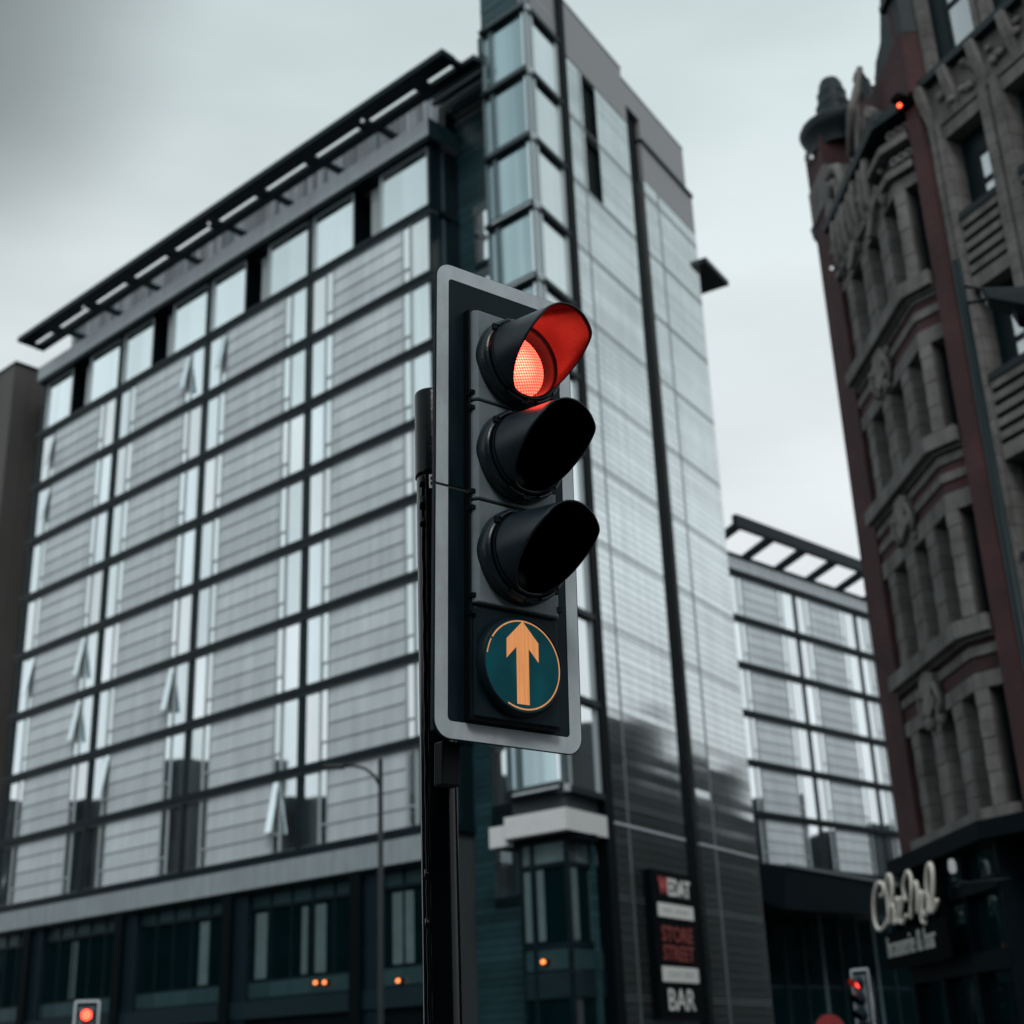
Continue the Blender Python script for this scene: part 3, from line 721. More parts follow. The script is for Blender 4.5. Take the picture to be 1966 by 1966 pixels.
# bay of three lights plus one on the splay, storey by storey
FL = [(15.0, 17.2), (11.52, 13.45), (7.62, 9.78), (4.05, 6.2)]
W1 = [(3.42, 2.60), (2.05, 1.30), (.78, -.05)]
def sash(fr, ua, ub, h0, h1, dep, g, parent=brick):
    a, b = min(ua, ub), max(ua, ub)
    f = MB().box(fr, a, a+.06, -dep-.06, -dep+.03, h0, h1).box(fr, b-.06, b, -dep-.06, -dep+.03, h0, h1)
    m = (h0+h1)/2-.05
    f.box(fr, a+.06, b-.06, -dep-.06, -dep+.04, m-.05, m+.05).box(fr, a+.06, b-.06, -dep-.06, -dep+.03, h1-.07, h1).box(fr, a+.06, b-.06, -dep-.06, -dep+.05, h0, h0+.09)
    f = f.build('sash_window', M['sash'], parent)
    MB().box(fr, a+.06, b-.06, -dep-.03, -dep, h0+.09, h1-.07).build('pane', g, f)
    return f
for fi, (h0, h1) in enumerate(FL):
    sill = SILL[fi+1]
    top = SILL[fi]
    for (ua, ub) in W1: sash(D1, ua, ub, h0, h1, .34, M['dglass'])
    sash(DR, .24, .56, h0, h1, .30, M['dglass'])
    st = MB()
    # stone mullions: courses of blocks
    n = 7
    for (ua, ub, oo) in ((3.42, 3.86, .05), (2.05, 2.60, .06), (.78, 1.30, .06)):
        st = MB()
        for i in range(n):
            a = h0+(h1-h0)*i/n; b = h0+(h1-h0)*(i+1)/n-.012
            st.box(D1, ua, ub, -.42, oo-.012*(i % 2), a, b)
        st.build('stone_mullion', M['stone'], brick)
    st = MB()
    for i in range(n):
        a = h0+(h1-h0)*i/n; b = h0+(h1-h0)*(i+1)/n-.012
        e = .012*(i % 2)
        st.prism_h(WW, [dplan(D1, -.05, -.42), dplan(D1, -.05, .07-e), dplan(D1, -.0, .09-e), dplan(DR, .24, .07-e), dplan(DR, .24, -.42)], a, b)
    st.build('stone_pier', M['stone'], brick)
    # lintel, two stripes and a moulded sill course wrapping the kink
    def band(a, b, oo, mm, nm, full=True):
        MB().prism_h(WW, [dplan(D1, 4.13, -.45), dplan(D1, 4.13, oo), dplan(D1, -.02, oo+.01), dplan(DR, .60, oo), dplan(DR, .60, -.45)], a, b).build(nm, mm, brick)
    if fi > 0:
        d = top-h1
        band(h1, h1+.34*d/1.4, .06, M['stone'], 'lintel')
        band(h1+.34*d/1.4+.004, top-.30, .02, M['brick'], 'spandrel')
        band(h1+.62, h1+.80, .07, M['stone'], 'stone_stripe')
        band(h1+1.0, h1+1.17, .07, M['stone'], 'stone_stripe')
    else:
        band(h1, h1+.28, .06, M['stone'], 'lintel')
        band(h1+.29, h1+1.3, .02, M['slate'], 'frieze')
    band(sill-.22, sill+.10, .30, M['stone'], 'sill_course')
    band(sill-.30, sill-.22, .14, M['stone'], 'sill_moulding')
    # carved cartouche under the sill
    if fi < 3:
        c = MB()
        hh = sill-.85
        c.prism_o(D1, [(2.25, hh-.35), (1.85, hh-.15), (1.75, hh+.4), (2.0, hh+.55), (2.4, hh+.55), (2.6, hh+.3), (2.55, hh-.15)], 0, .20)
        for q in range(10):
            c.ball(D1, (2.2+random.uniform(-.5, .5), .10, hh+random.uniform(-.5, .5)), random.uniform(.08, .17), 8, (1, .8, 1.3))
        c.tube(D1, [(2.6, .12, hh-.4), (2.75, .16, hh-.1), (2.62, .2, hh+.2), (2.45, .16, hh+.05)], .07)
        c.tube(D1, [(1.75, .12, hh-.4), (1.6, .16, hh-.1), (1.7, .2, hh+.2), (1.9, .16, hh+.05)], .07)
        c.build('cartouche', M['carved'], brick)
# carved frieze over the top windows
rc = random.Random(11)
c = MB()
for (u0, u1, h0) in ((.62, 1.42, 17.2), (1.9, 2.9, 17.3)):
    c.prism_o(D1, [(u1+.3, h0), (u1, h0-.12), (u0+.3, h0+.35), (u0, h0+.55), (u0+.06, h0+.72), (u1-.1, h0+.35)], 0, .22)
for q in range(7):
    u = 3.7-.42*q
    c.tube(D1, [(u, .06, 17.3+rc.random()*.3), (u-.05, .22, 17.9), (u-.16+rc.uniform(-.1, .1), .26, 18.5), (u-.1, .16, 18.9+.2*rc.random())], .10+.04*rc.random(), 7)
for q in range(34):
    c.ball(D1, (rc.uniform(.4, 3.9), .08, rc.uniform(17.5, 19.9)), rc.uniform(.06, .14), 6, (rc.uniform(.6, 1.6), 1.2, rc.uniform(.9, 2.2)))
c.build('carved_frieze', M['carved'], brick)
def band2(a, b, oo, mm, nm):
    MB().prism_h(WW, [dplan(D1, 4.13, -.45), dplan(D1, 4.13, oo), dplan(D1, -.02, oo+.01), dplan(DR, .60, oo), dplan(DR, .60, -.45)], a, b).build(nm, mm, brick)
band2(17.55, 17.72, .20, M['stone'], 'string_course'); band2(18.22, 18.40, .26, M['stone'], 'string_course'); band2(18.9, 19.12, .34, M['slate'], 'cornice')
for hh in (17.95, 18.62):
    for i in range(3):
        MB().lathe_o(DR, (.12+.2*i, hh), [(.001, .02), (.11, .03), (.11, .12), (.06, .12), (.05, .05), (.001, .05)], 14).build('roundel', M['stone'], brick)
# scroll volute on the far shoulder
sc = []
for i in range(26):
    a = i/25*2.4*2*PI*.8; r = .75-.024*i
    sc.append((3.35+r*math.cos(a+1.2), .18, 19.35+r*1.15*math.sin(a+1.2)))
MB().tube(D1, sc, .13, 8).build('scroll', M['carved'], brick)
# shaped gable
g = [(3.0, 19.0), (3.0, 20.1), (2.75, 20.7), (2.35, 20.9), (2.3, 21.5), (1.9, 21.65), (1.75, 21.0), (.9, 20.6), (-1.2, 20.6), (-1.2, 19.0)]
MB().prism_o(D1, g, -.75, -.15).build('gable', M['brick'], brick)
MB().prism_o(D1, [(.95, 20.55), (.55, 21.2), (.1, 21.4), (-.25, 22.2), (-.62, 23.2), (-.68, 25.2), (-1.2, 26.5), (-1.2, 20.55)], -.70, -.22).build('gable_roof', M['slate'], brick)
gc = [(2.78, 20.7), (2.35, 20.92), (2.3, 21.55), (1.85, 21.68), (1.75, 21.05), (.9, 20.64), (.55, 21.2), (.1, 21.45), (-.25, 22.25), (-.62, 23.3), (-.68, 25.2)]
MB().tube(D1, [(u, -.40, h) for u, h in gc], .15, 7).build('gable_coping', M['slate'], brick)
MB().prism_o(D1, [(2.2, 19.5), (2.1, 20.7), (1.75, 20.7), (1.7, 19.5)], -.2, .05).prism_o(D1, [(1.72, 19.2), (1.35, 20.0), (.95, 20.3), (.6, 19.9), (.7, 19.2)], -.2, .06).build('gable_niche', M['carved'], brick)
MB().tube(D1, [(1.6, .3, 19.35), (.9, .42, 20.0), (.55, .3, 20.5)], .10, 7).tube(D1, [(1.0, .2, 19.3), (.75, .3, 20.4), (.6, .15, 21.1)], .08, 7).build('gable_finial', M['carved'], brick)
MB().lathe_z(planpt(D1, 2.12, -.4), [(0, 21.5+CZ), (.16, 21.5+CZ), (.2, 21.75+CZ), (.12, 21.85+CZ), (.17, 22.0+CZ), (.11, 22.2+CZ), (0, 22.3+CZ)], 12).build('urn', M['slate'], brick)
MB().box(D1, -1.1, -.42, -.75, -.1, 21.75, 21.92).box(D1, -1.1, -.5, -.75, -.15, 21.92, 22.1).build('gable_corbel', M['slate'], brick)
MB().lathe_z(planpt(D1, .75, -.35), [(0, 20.5+CZ), (.13, 20.5+CZ), (.16, 20.7+CZ), (.09, 20.8+CZ), (.13, 20.95+CZ), (.03, 21.2+CZ), (0, 21.25+CZ)], 12).build('urn', M['slate'], brick)
MB().box(D1, -.2, 1.6, -.2, .30, 19.0, 19.25).build('gable_ledge', M['slate'], brick)
# far corner: stone band, corbel, capped turret with a stubby domed shaft
MB().box(D1, 4.08, 5.46, -.6, .14, 19.92, 20.95).build('stone_band', M['stone'], brick)
MB().box(D1, 4.10, 5.45, -.6, .10, 20.95, 22.2).build('turret_drum', M['brick'], brick)
tcx = (8.86, 30.20)
MB().lathe_z(tcx, [(.70, 21.6+CZ), (.74, 21.9+CZ), (.90, 22.05+CZ), (.98, 22.25+CZ), (.93, 22.36+CZ), (.60, 22.55+CZ), (.0, 22.6+CZ)], 24).build('turret_cap', M['slate'], brick)
MB().lathe_z(tcx, [(.50, 22.4+CZ), (.52, 22.62+CZ), (.46, 22.70+CZ), (.44, 22.98+CZ), (.46, 23.04+CZ), (.40, 23.10+CZ), (.375, 23.38+CZ), (.39, 23.44+CZ), (.34, 23.50+CZ), (.31, 23.72+CZ), (.24, 23.88+CZ), (.12, 23.97+CZ), (0, 24.0+CZ)], 20).build('turret_shaft', M['slate'], brick)
MB().ball(D1, (4.95, .08, 21.75), .20, 12).build('turret_boss', M['carved'], brick)
MB().prism_u(D1, [(-.3, 20.2), (-.3, 19.5), (.0, 19.9), (.05, 20.2)], 5.43, 5.95).build('corbel', M['slate'], brick)
MB().hexa(D1, [(3.9, -.1, 19.2), (4.15, -.1, 19.2), (4.15, .25, 19.2), (3.9, .25, 19.2), (3.2, -.1, 19.9), (3.5, -.1, 20.0), (3.5, .25, 20.0), (3.2, .25, 19.9)]).build('raking_stone', M['stone'], brick)
# near face: pilasters, sash windows, striped spandrels and a carved balcony band
def pil(u0, u1, h0, h1):
    mb = MB(); n = int((h1-h0)/.36); s = (h1-h0)/n; w = u1-u0
    for i in range(n):
        a, b = h0+s*i, h0+s*(i+1)-.012
        mb.box(D2, u0, u1, -.6, .02, a, b).box(D2, u0+.05, u0+.05+w*.34, .02, .09, a, b).box(D2, u1-.05-w*.30, u1-.05, .02, .09, a, b)
    return mb.build('stone_pilaster', M['stone'], brick)
COLW = [(.47, 1.52), (2.16, 3.2), (3.85, 4.9)]
PILS = [(.035, .47), (1.52, 2.16), (3.2, 3.85), (4.9, 5.5)]
for u0, u1 in PILS: pil(u0, u1, 3.9, 18.1)
for u0, u1 in ((.035, .50), (1.76, 2.20), (3.46, 3.9), (5.1, 5.6)): pil(u0, u1, 19.25, 27)
for u0, u1 in ((.50, 1.76), (2.20, 3.46), (3.9, 5.1)):
    sash(D2, u0+.42, u1-.02, 19.2, 22.4, .20, M['wglass'])
    MB().box(D2, u0, u0+.40, -.6, -.16, 19.2, 22.4).build('jamb', M['sash'], brick)
    MB().box(D2, u0, u1, -.6, .0, 22.4, 27).build('lintel', M['stone'], brick)
for u0, u1 in COLW:
    for ti, t in enumerate((17.65, 13.98, 10.3, 6.62)):
        wb = t-2.02
        sash(D2, u0+.36, u1-.0, wb+.2, t-.55, .40, M['wglass'])
        MB().box(D2, u0, u0+.34, -.6, -.38, wb+.15, t).box(D2, u0+.34, u1, -.6, -.36, t-.54, t).build('jamb', M['sash'], brick)
        MB().box(D2, u0, u1, -.6, .06, wb+.0, wb+.16).build('sill', M['sash'], brick)
        MB().box(D2, u0, u1, -.6, .03, t, t+.30).build('lintel', M['stone'], brick)
        s = MB()
        nxt = t-3.67+.30
        y = wb-.02
        while y > nxt+.2:
            s.box(D2, u0+.01, u1-.01, -.6, .03, y-.15, y); y -= .27
        s.build('striped_spandrel', M['stone'], brick)
        MB().box(D2, u0, u1, -.6, -.06, nxt, wb).build('spandrel_back', M['sash'], brick)
MB().box(D2, -.05, 9, -.6, .28, 19.05, 19.22).build('balcony_slab', M['slate'], brick)
MB().box(D2, -.05, 9, -.6, .06, 18.0, 19.05).build('balcony_band', M['stone'], brick)
c = MB()
for q in range(30):
    c.ball(D2, (rc.uniform(.0, 4.5), .12, rc.uniform(18.15, 19.0)), rc.uniform(.05, .11), 6, (rc.uniform(.7, 2.2), 1, rc.uniform(.7, 1.5)))
for u in (.2, .95, 1.8, 2.7, 3.5): c.prism_u(D2, [(.05, 18.0), (.30, 18.7), (.36, 19.04), (.05, 19.04)], u-.10, u+.10)
c.build('balcony_carving', M['carved'], brick)
# shopfront storey
SF = MB()
SF.prism_h(WW, [dplan(D1, 5.5, -.4), dplan(D1, 5.5, .42), dplan(D1, 0, .45), dplan(D2, 0, .45), dplan(D2, 9, .45), dplan(D2, 9, -.4), dplan(D1, 0, -.4)], 3.45, 3.78)
SF.build('shop_cornice', M['shop'], brick)
def shopface(fr, u0, u1, nn, swap=False):
    mb = MB(); w = (u1-u0)/nn
    for i in range(nn+1): mb.box(fr, u0+w*i-.08, u0+w*i+.08, -.3, .2, -1.7, 3.45)
    mb.box(fr, u0, u1, -.3, .26, 2.62, 2.85).box(fr, u0, u1, -.3, .22, 1.25, 1.6).box(fr, u0, u1, -.3, .18, .2, .3)
    f = mb.build('shopfront', M['shop'], brick)
    for i in range(nn):
        MB().box(fr, u0+w*i+.08, u0+w*(i+1)-.08, -.2, .05, 2.85, 3.45).build('transom_light', M['shopglass'], f)
        MB().box(fr, u0+w*i+.08, u0+w*(i+1)-.08, -.2, .03, 1.6, 2.62).build('pane', M['shopglass'], f)
        MB().box(fr, u0+w*i+.08, u0+w*(i+1)-.08, -.2, .02, -1.2, 1.25).build('pane', M['gfglass'], f)
shopface(D1, .0, 5.45, 3); shopface(D2, .1, 6, 4)

# ------------------------------------------------------------------ things fixed to the brick building
sg = thing('script_sign', 'cream handwriting-style restaurant lettering on black fascia board of the brick building', 'sign', D1.pt(4.2, .6, 1.6))
MB().box(D1, 2.05, 6.1, .47, .54, 1.55, 2.30).build('board', M['signblack'], sg)
for q in (2.3, 4.1, 5.2): MB().box(D1, q, q+.11, .3, .5, 2.2, 3.2).build('fixing_rail', M['signblack'], sg)
ST = dict(
C=[(5.59,3.09),(5.46,3.11),(5.3,3.19),(5.4,3.32),(5.66,3.36),(5.95,3.26),(6.14,3.05),(6.25,2.77),(6.21,2.54),(6.04,2.42),(5.76,2.43),(5.46,2.51),(5.21,2.64),(4.87,2.97),(4.74,3.23),(4.8,3.42),(5.0,3.41),(5.14,3.22),(5.17,2.94),(5.21,2.67),(5.28,2.48)],
h=[(5.28,2.48),(5.12,2.72),(4.94,2.83),(4.84,2.74),(4.94,2.53),(4.88,2.45),(4.69,2.56)],
e=[(4.75,2.59),(4.5,2.73),(4.47,2.88),(4.6,2.92),(4.73,2.79),(4.79,2.57),(4.7,2.46),(4.5,2.49)],
z=[(4.45,2.83),(4.25,2.9),(4.25,2.81),(4.4,2.64),(4.53,2.5),(4.43,2.41),(4.22,2.48),(4.1,2.54)],
M1=[(3.97,2.8),(4.05,2.99),(4.0,3.17),(3.77,3.32),(3.59,3.34),(3.5,3.2),(3.58,2.93),(3.73,2.68),(3.86,2.45)],
M2=[(3.7,2.73),(3.46,3.0),(3.25,3.1),(3.2,2.97),(3.28,2.74),(3.39,2.52)],
M3=[(3.39,2.52),(3.21,2.73),(3.01,2.89),(3.0,2.76),(3.17,2.52),(3.19,2.35),(3.02,2.28)],
a=[(2.63,2.78),(2.76,2.85),(2.92,2.75),(3.06,2.56),(2.98,2.43),(2.79,2.5),(2.64,2.72),(2.7,2.53),(2.63,2.44)],
l=[(2.63,2.44),(2.49,2.61),(2.31,2.89),(2.21,3.16),(2.26,3.32),(2.47,3.25),(2.63,2.98),(2.62,2.67),(2.58,2.48),(2.42,2.48),(2.26,2.56),(2.19,2.64)])
def smoothpath(p, n=6):
    out = []
    for i in range(len(p)-1):
        p0, p1, p2, p3 = p[max(i-1, 0)], p[i], p[i+1], p[min(i+2, len(p)-1)]
        for k in range(n):
            t = k/n
            out.append(tuple(.5*((2*p1[j])+(-p0[j]+p2[j])*t+(2*p0[j]-5*p1[j]+4*p2[j]-p3[j])*t*t+(-p0[j]+3*p1[j]-3*p2[j]+p3[j])*t**3) for j in range(2)))
    out.append(p[-1]); return out
for word in (('C', 'h', 'e', 'z'), ('M1', 'M2', 'M3', 'a', 'l')):
    mb = MB()
    for k in word: mb.tube(D1, [(u, .6, h) for u, h in smoothpath(ST[k])],   .040 if len(ST[k]) < 12 else .046, 7)
    mb.build('lettering', M['letter'], sg)
text_mesh('brasserie & bar', D1, 5.72, 2.70, 1.80, 2.22, .542, .03, 'lettering', M['letter_dim'], sg)
# the words follow the rising fascia line only through perspective

wl = thing('wall_lamp', 'small white wall lamp on black scrolled bracket above the shopfront windows', 'lamp', (7.73, 25.9, 4.6))
mb = MB(); mb.lathe_z((7.70, 25.85), [(0, 4.60), (.05, 4.61), (.07, 4.67), (.065, 4.80), (.04, 4.85), (0, 4.86)], 14); mb.build('shade', emit('wall_lamp_shade', (.8, .85, .9), .30), wl)
MB().tube(None, [(7.70, 25.85, 4.45), (7.9, 25.6, 4.40), (8.5, 25.2, 4.4)], .025).tube(None, [(7.70, 25.85, 4.52), (7.70, 25.85, 4.42)], .04).build('bracket', M['post'], wl)
rl = thing('red_lamp', 'small red lamp in black housing high on the brick pier', 'lamp', D2.pt(-.3, .5, 18.8))
MB().box(D2, -.42, .05, .22, .36, 18.85, 19.02).box(D2, -.30, -.06, .22, .62, 18.95, 19.06).build('housing', M['signblack'], rl)
MB().ball(D2, (-.18, .50, 18.84), .048).build('lamp', M['lamp_red'], rl)
for i, (hh, lb) in enumerate(((21.55, 'tiny white ball added for a glint near the turret cap'), (18.0, 'tiny white ball added for a glint lower down the brick corner pier'))):  # glowing white balls added in place of flare-like reflections
    t = thing('pier_glint', lb, 'lamp', D1.pt(4.6-.2*i, .12, hh), 'white balls added for glints on the brick corner pier')
    MB().ball(D1, (4.62-.35*i, .20, hh), .055).build('glint_ball', M['lamp_white'], t)
    MB().box(D1, 4.58-.35*i, 4.66-.35*i, .10, .16, hh-.04, hh+.04).build('mount', M['signblack'], t)

# glowing amber balls added in place of reflections on the hotel's ground floor glass
for i, (fr, u, o, h, lb) in enumerate(((A, 6.30, -.05, 2.86, 'left of two amber balls added for reflections under the ground floor windows'),
                                       (A, 5.82, -.05, 2.84, 'right of two amber balls added for reflections under the ground floor windows'),
                                       (A, 2.13, -.05, 2.66, 'single amber ball added for a reflection on the hotel beside the black signal pole'),
                                       (LF, 1.02, .08, 2.80, 'amber ball added for a reflection below the glazed corner oriel'))):
    t = thing('amber_glint', lb, 'lamp', fr.pt(u, o, h), 'amber balls added for reflections along the hotel base')
    MB().ball(fr, (u, o+.06, h), .070, 12, (1.25, .7, .9)).build('glow_ball', M['amber'], t)
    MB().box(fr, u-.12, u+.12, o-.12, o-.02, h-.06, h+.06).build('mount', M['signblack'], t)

# ------------------------------------------------------------------ SIGNALS
def rrect_half(W, H, r, n, top):
    pts = [(-W, 0.)]
    for i in range(n+1):
        a = PI-(PI/2)*i/n; pts.append((-W+r+r*math.cos(a), H-r+r*math.sin(a)))
    for i in range(n+1):
        a = PI/2-(PI/2)*i/n; pts.append((W-r+r*math.cos(a), H-r+r*math.sin(a)))
    pts.append((W, 0.))
    return pts if top else [(x, -y) for x, y in pts]
def hood_mesh(S, c, R0=.111, R1=.0925, y0=.085, rake=.045):
    mb = MB(); NS, NT = 80, 14
    def end(th):
        q = math.cos(th)
        top = .270+.016*max(0, (q-.3)/.7)
        w = min(1, max(0, (q-.10)/.40)); w = w*w*(3-2*w)
        low = .098+(.266-.098)*(max(0, q+.93)/(.33+.93))**.90
        return max(y0+.006, min(top, low, .5)) if q < .5 else max(y0+.006, top)
    def endS(th):   # a little rounding where the raking cut meets the tip
        return sum(end(th+d) for d in (-.10, -.05, 0, .05, .10))/5
    for inner in (0, 1):
        p = []
        for j in range(NT+1):
            for i in range(NS):
                th = 2*PI*i/NS; e = endS(th); y = y0+(e-y0)*j/NT
                R = (R0+(R1-R0)*(y-y0)/.19)*(1-.13*min(1, (y-y0)/.12)*max(0, .35-math.cos(th))/1.35)-(.0032 if inner else 0); d = -(y-y0)*rake
                p.append((c[0]+R*math.sin(th), y, c[1]+R*math.cos(th)+d))
        f = [(j*NS+i, j*NS+(i+1) % NS, (j+1)*NS+(i+1) % NS, (j+1)*NS+i) for j in range(NT) for i in range(NS)]
        b = len(mb.v); mb.add(S, p, f, True)
        if inner == 0: b0 = b; nf0 = len(mb.f)
        else: mb.inner = (nf0, len(mb.f))
    for j in (0, NT):
        for i in range(NS):
            i2 = (i+1) % NS
            mb.f.append([b0+j*NS+i, b0+j*NS+i2, b+j*NS+i2, b+j*NS+i]); mb.sm.append(False)
    return mb
def build_aspect(S, parent, hc, h0, h1, lens_mat, lens_name_label=None, detail=True, half=.134):
    prof = [(-half, -.12), (-half, .036), (-half+.011, .047), (half-.011, .047), (half, .036), (half, -.12)]
    md = MB().prism_h(S, prof, h0+.0035, h1-.0035).build('lamp_module', M['module'], parent, bevel=.004 if detail else 0)
    # bezel ring with bayonet lugs
    mb = MB().lathe_o(S, (0, hc), [(.128, .040), (.1275, .066), (.124, .078), (.117, .084), (.1135, .0845), (.112, .080), (.112, .050)], 72 if detail else 24)
    if detail:
        for a in (-.62, .62, 2.62, 3.45, 2.05):
            for w, r0, r1, y in ((.20, .114, .123, .091),):
                mb.lathe_o(S, (0, hc), [(r0, .083), (r0, y), (r1, y), (r1+.002, .080)], 8, True, a-w, a+w)
    mb.build('bezel', M['bezel'], md)
    if detail:
        for a in (-.88, 2.34, 3.16):
            MB().box(Sg(S.pt(.1185*math.sin(a), .084, hc+.1185*math.cos(a)), S.r, S.n, S.u, S.k), -.010, .010, -.004, .004, -.008, .008).build('lug_slot', M['modside'], md)
    hm = hood_mesh(S, (0, hc)); ho = hm.build('hood', M['hood'], md)
    lit = lens_mat not in (M['lens_off'],); ho.data.materials.append(M['hood_in_glow'] if lit else M['hood_dark'])
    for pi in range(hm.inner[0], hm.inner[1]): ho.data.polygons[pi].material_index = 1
    # inner tube and convex lens
    MB().lathe_o(S, (0, hc), [(.1125, .098), (.1085, .0985), (.1015, .080), (.098, .060), (.0905, .050)], 64 if detail else 20).build('lens_tube', M['hood'] if lens_mat not in (M['lens_off'],) else M['hood_dark'], md)
    Rl = .0915; mbl = MB(); prof = [(Rl*math.sin(i/10*PI/2), .050+.016*math.cos(i/10*PI/2)) for i in range(11)]
    L0 = Sg(S.pt(0, 0, hc), S.r, S.n, S.u, S.k)
    mbl.lathe_o(L0, (0, 0), prof[::-1], 48, True)
    l = mbl.build('lens', lens_mat, md)
    if lens_name_label: l['label'] = lens_name_label
    return md
S0 = 1.17
r_ = Vector((.79730, .60349, -.01068)); u_ = Vector((.02250, -.01204, .99967)); n_ = Vector((.60316, -.79728, -.02318))
Om = Vector((-.01370, 3.95903, 1.60658+CZ))
SM = Sg(Om, r_, n_, u_, S0)
PX, PY = -.2575, 4.27
tl = thing('traffic_light', 'large black pole-mounted traffic signal showing red, with lit orange ahead arrow below', 'traffic light', (PX, PY, 0), 'traffic lights')
# pole, cap, cable
ztop, zcol = .5002*4.27+CZ, .4273*4.27+CZ
MB().lathe_z((PX, PY), [(.0, .02), (.16, .02), (.16, .04), (.075, .05), (.0585, .07), (.0585, .9), (.0565, .92), (.0565, zcol+.02)], 64).build('pole', M['pole'], tl)
MB().lathe_z((PX, PY), [(.0585, zcol-.004), (.0615, zcol), (.0605, zcol+.012), (.0600, ztop-.012), (.0585, ztop-.003), (.0560, ztop), (0, ztop+.002)], 64).build('pole_cap', M['cap'], tl)
def onpole(ang, z, r): return (PX+r*math.sin(ang), PY-r*math.cos(ang), z)
cang = -.62
cb = MB(); pts = []
for i in range(120):
    z = zcol-.01-i*.022
    pts.append(onpole(cang+.02*math.sin(i*.9), z, .0600+.0008*math.sin(i*2.1)))
cb.tube(None, pts, .0052, 8)
cb = cb.build('cable_strip', M['pole'], tl)
for z, hh in ((zcol-.02, .03), (zcol-.085, .045), (zcol-.16, .03), (zcol-1.28, .03), (zcol-1.42, .03), (zcol-2.2, .03)):
    MB().tube(None, [onpole(cang, z-hh, .0625), onpole(cang, z, .0625)], .0078, 8).build('cable_clip', M['pole'], cb)
clipd = MB()
a = -.02
w = .010
clipd.add(None, [onpole(a-.17, zcol-.058, .0590), onpole(a+.17, zcol-.058, .0590), onpole(a+.17, zcol-.010, .0590), onpole(a-.17, zcol-.010, .0590),
                 onpole(a-.17, zcol-.058, .0565), onpole(a+.17, zcol-.058, .0565), onpole(a+.17, zcol-.010, .0565), onpole(a-.17, zcol-.010, .0565)],
          [(0,1,2,3), (7,6,5,4), (0,4,5,1), (1,5,6,2), (2,6,7,3), (3,7,4,0)])
clip = clipd.build('number_plate', M['steel'], tl)
mb = MB()
for dz in (-.022, -.040):
    mb.add(None, [onpole(a-.09, zcol+dz-.008, .0596), onpole(a+.10, zcol+dz-.008, .0596), onpole(a+.10, zcol+dz+.004, .0596), onpole(a-.09, zcol+dz+.004, .0596)], [(0,1,2,3)])
mb.build('plate_mark', M['modside'], clip)
# backing board in two leaves with a pale border
HW, HH = .228, .650
bd = None
for top in (True, False):
    out = rrect_half(HW, HH, .046, 10, top); inn = rrect_half(.187, .606, .012, 10, top)
    sgn = 1 if top else -1
    out = [(x, y+sgn*.0035) if abs(y) < 1e-9 else (x, y) for x, y in out]; inn = [(x, y+sgn*.0035) if abs(y) < 1e-9 else (x, y) for x, y in inn]
    bo = MB().prism_o(SM, out, -.006, .0)
    b1 = bo.build('backing_board', M['board'], tl, bevel=.0016)
    rg = MB(); n = len(out)
    rg.add(SM, [(x*.993 if abs(abs(x)-HW) < .05 else x, .0012, y) for x, y in [(px*(HW-.002)/HW, py*(HH-.002)/HH if abs(py) > .01 else py) for px, py in out]] + [(x, .0012, y) for x, y in inn], [(i, i+1, n+i+1, n+i) for i in range(n-1)])
    rg.build('border', M['border'], b1)
# head: four modules
tops = [.512, .243, -.036, -.313]
labs = [('lens_red', 'lit red lens', .3745), ('lens_off', 'unlit amber lens', .1030), ('lens_off', 'unlit green lens', -.1735)]
for i, (lm, lb, hc) in enumerate(labs):
    build_aspect(SM, tl, hc, tops[i+1], tops[i], M[lm], lb)
MB().prism_h(SM, [(-.1385, -.15), (-.1385, .028), (.1385, .028), (.1385, -.15)], -.60, .518).build('head_case', M['modside'], tl, bevel=.003)
for hh in (.243, -.036, -.313):
    for d in (.022, -.022): MB().box(SM, -.1415, -.130, .016, .042, hh+d-.005, hh+d+.005).build('hinge_lug', M['modside'], tl)
MB().box(SM, .122, .135, .030, .050, -.296, -.281).build('hinge_lug', M['modside'], tl)
# arrow module
am = MB().prism_h(SM, [(-.132, -.10), (-.132, .030), (-.126, .036), (.126, .036), (.132, .030), (.132, -.10)], -.594, -.318).build('arrow_module', M['board'], tl, bevel=.003)
ac = (0, -.4555)
MB().lathe_o(SM, ac, [(.128, .034), (.127, .052), (.122, .060), (.1175, .0615), (.1165, .058)], 80).build('bezel', M['board'], am)
MB().lathe_o(SM, ac, [(.1165, .0585), (.001, .0590)], 80, False).build('sign_face', M['arrowface'], am)
MB().lathe_o(SM, ac, [(.1135, .0603), (.1098, .0605)], 80, False, -1.02, 3.60).lathe_o(SM, ac, [(.1135, .0603), (.1105, .0605)], 24, False, -1.42, -1.08).build('sign_ring', M['arrow'], am)
ar = [(-.0012, -.3440), (-.0505, -.3945), (-.0512, -.4435), (-.0208, -.4115), (-.0205, -.5555), (.0165, -.5552), (.0165, -.4115), (.0470, -.4430), (.0475, -.3945)]
ar = [(x-.0008, y) for x, y in ar]
MB().prism_o(SM, ar, .0592, .0608).build('arrow', M['arrow'], am)
# brackets to the pole
poleS = Vector((PX, PY, 0))
br = MB()
for hz in (.36, -.40):
    p = SM.pt(-.03, -.14, hz); br.tube(None, [tuple(p), (PX, PY, p.z)], .022, 10)
br.build('mounting_arm', M['modside'], tl)
MB().box(SM, -.1615, -.1075, -.098, -.060, -.748, -.640).build('lower_bracket', M['modside'], tl, bevel=.005)
q = SM.pt(-.135, -.095, -.70); MB().tube(None, [tuple(q), (PX, PY, q.z)], .016, 10).build('bracket_arm', M['modside'], tl)

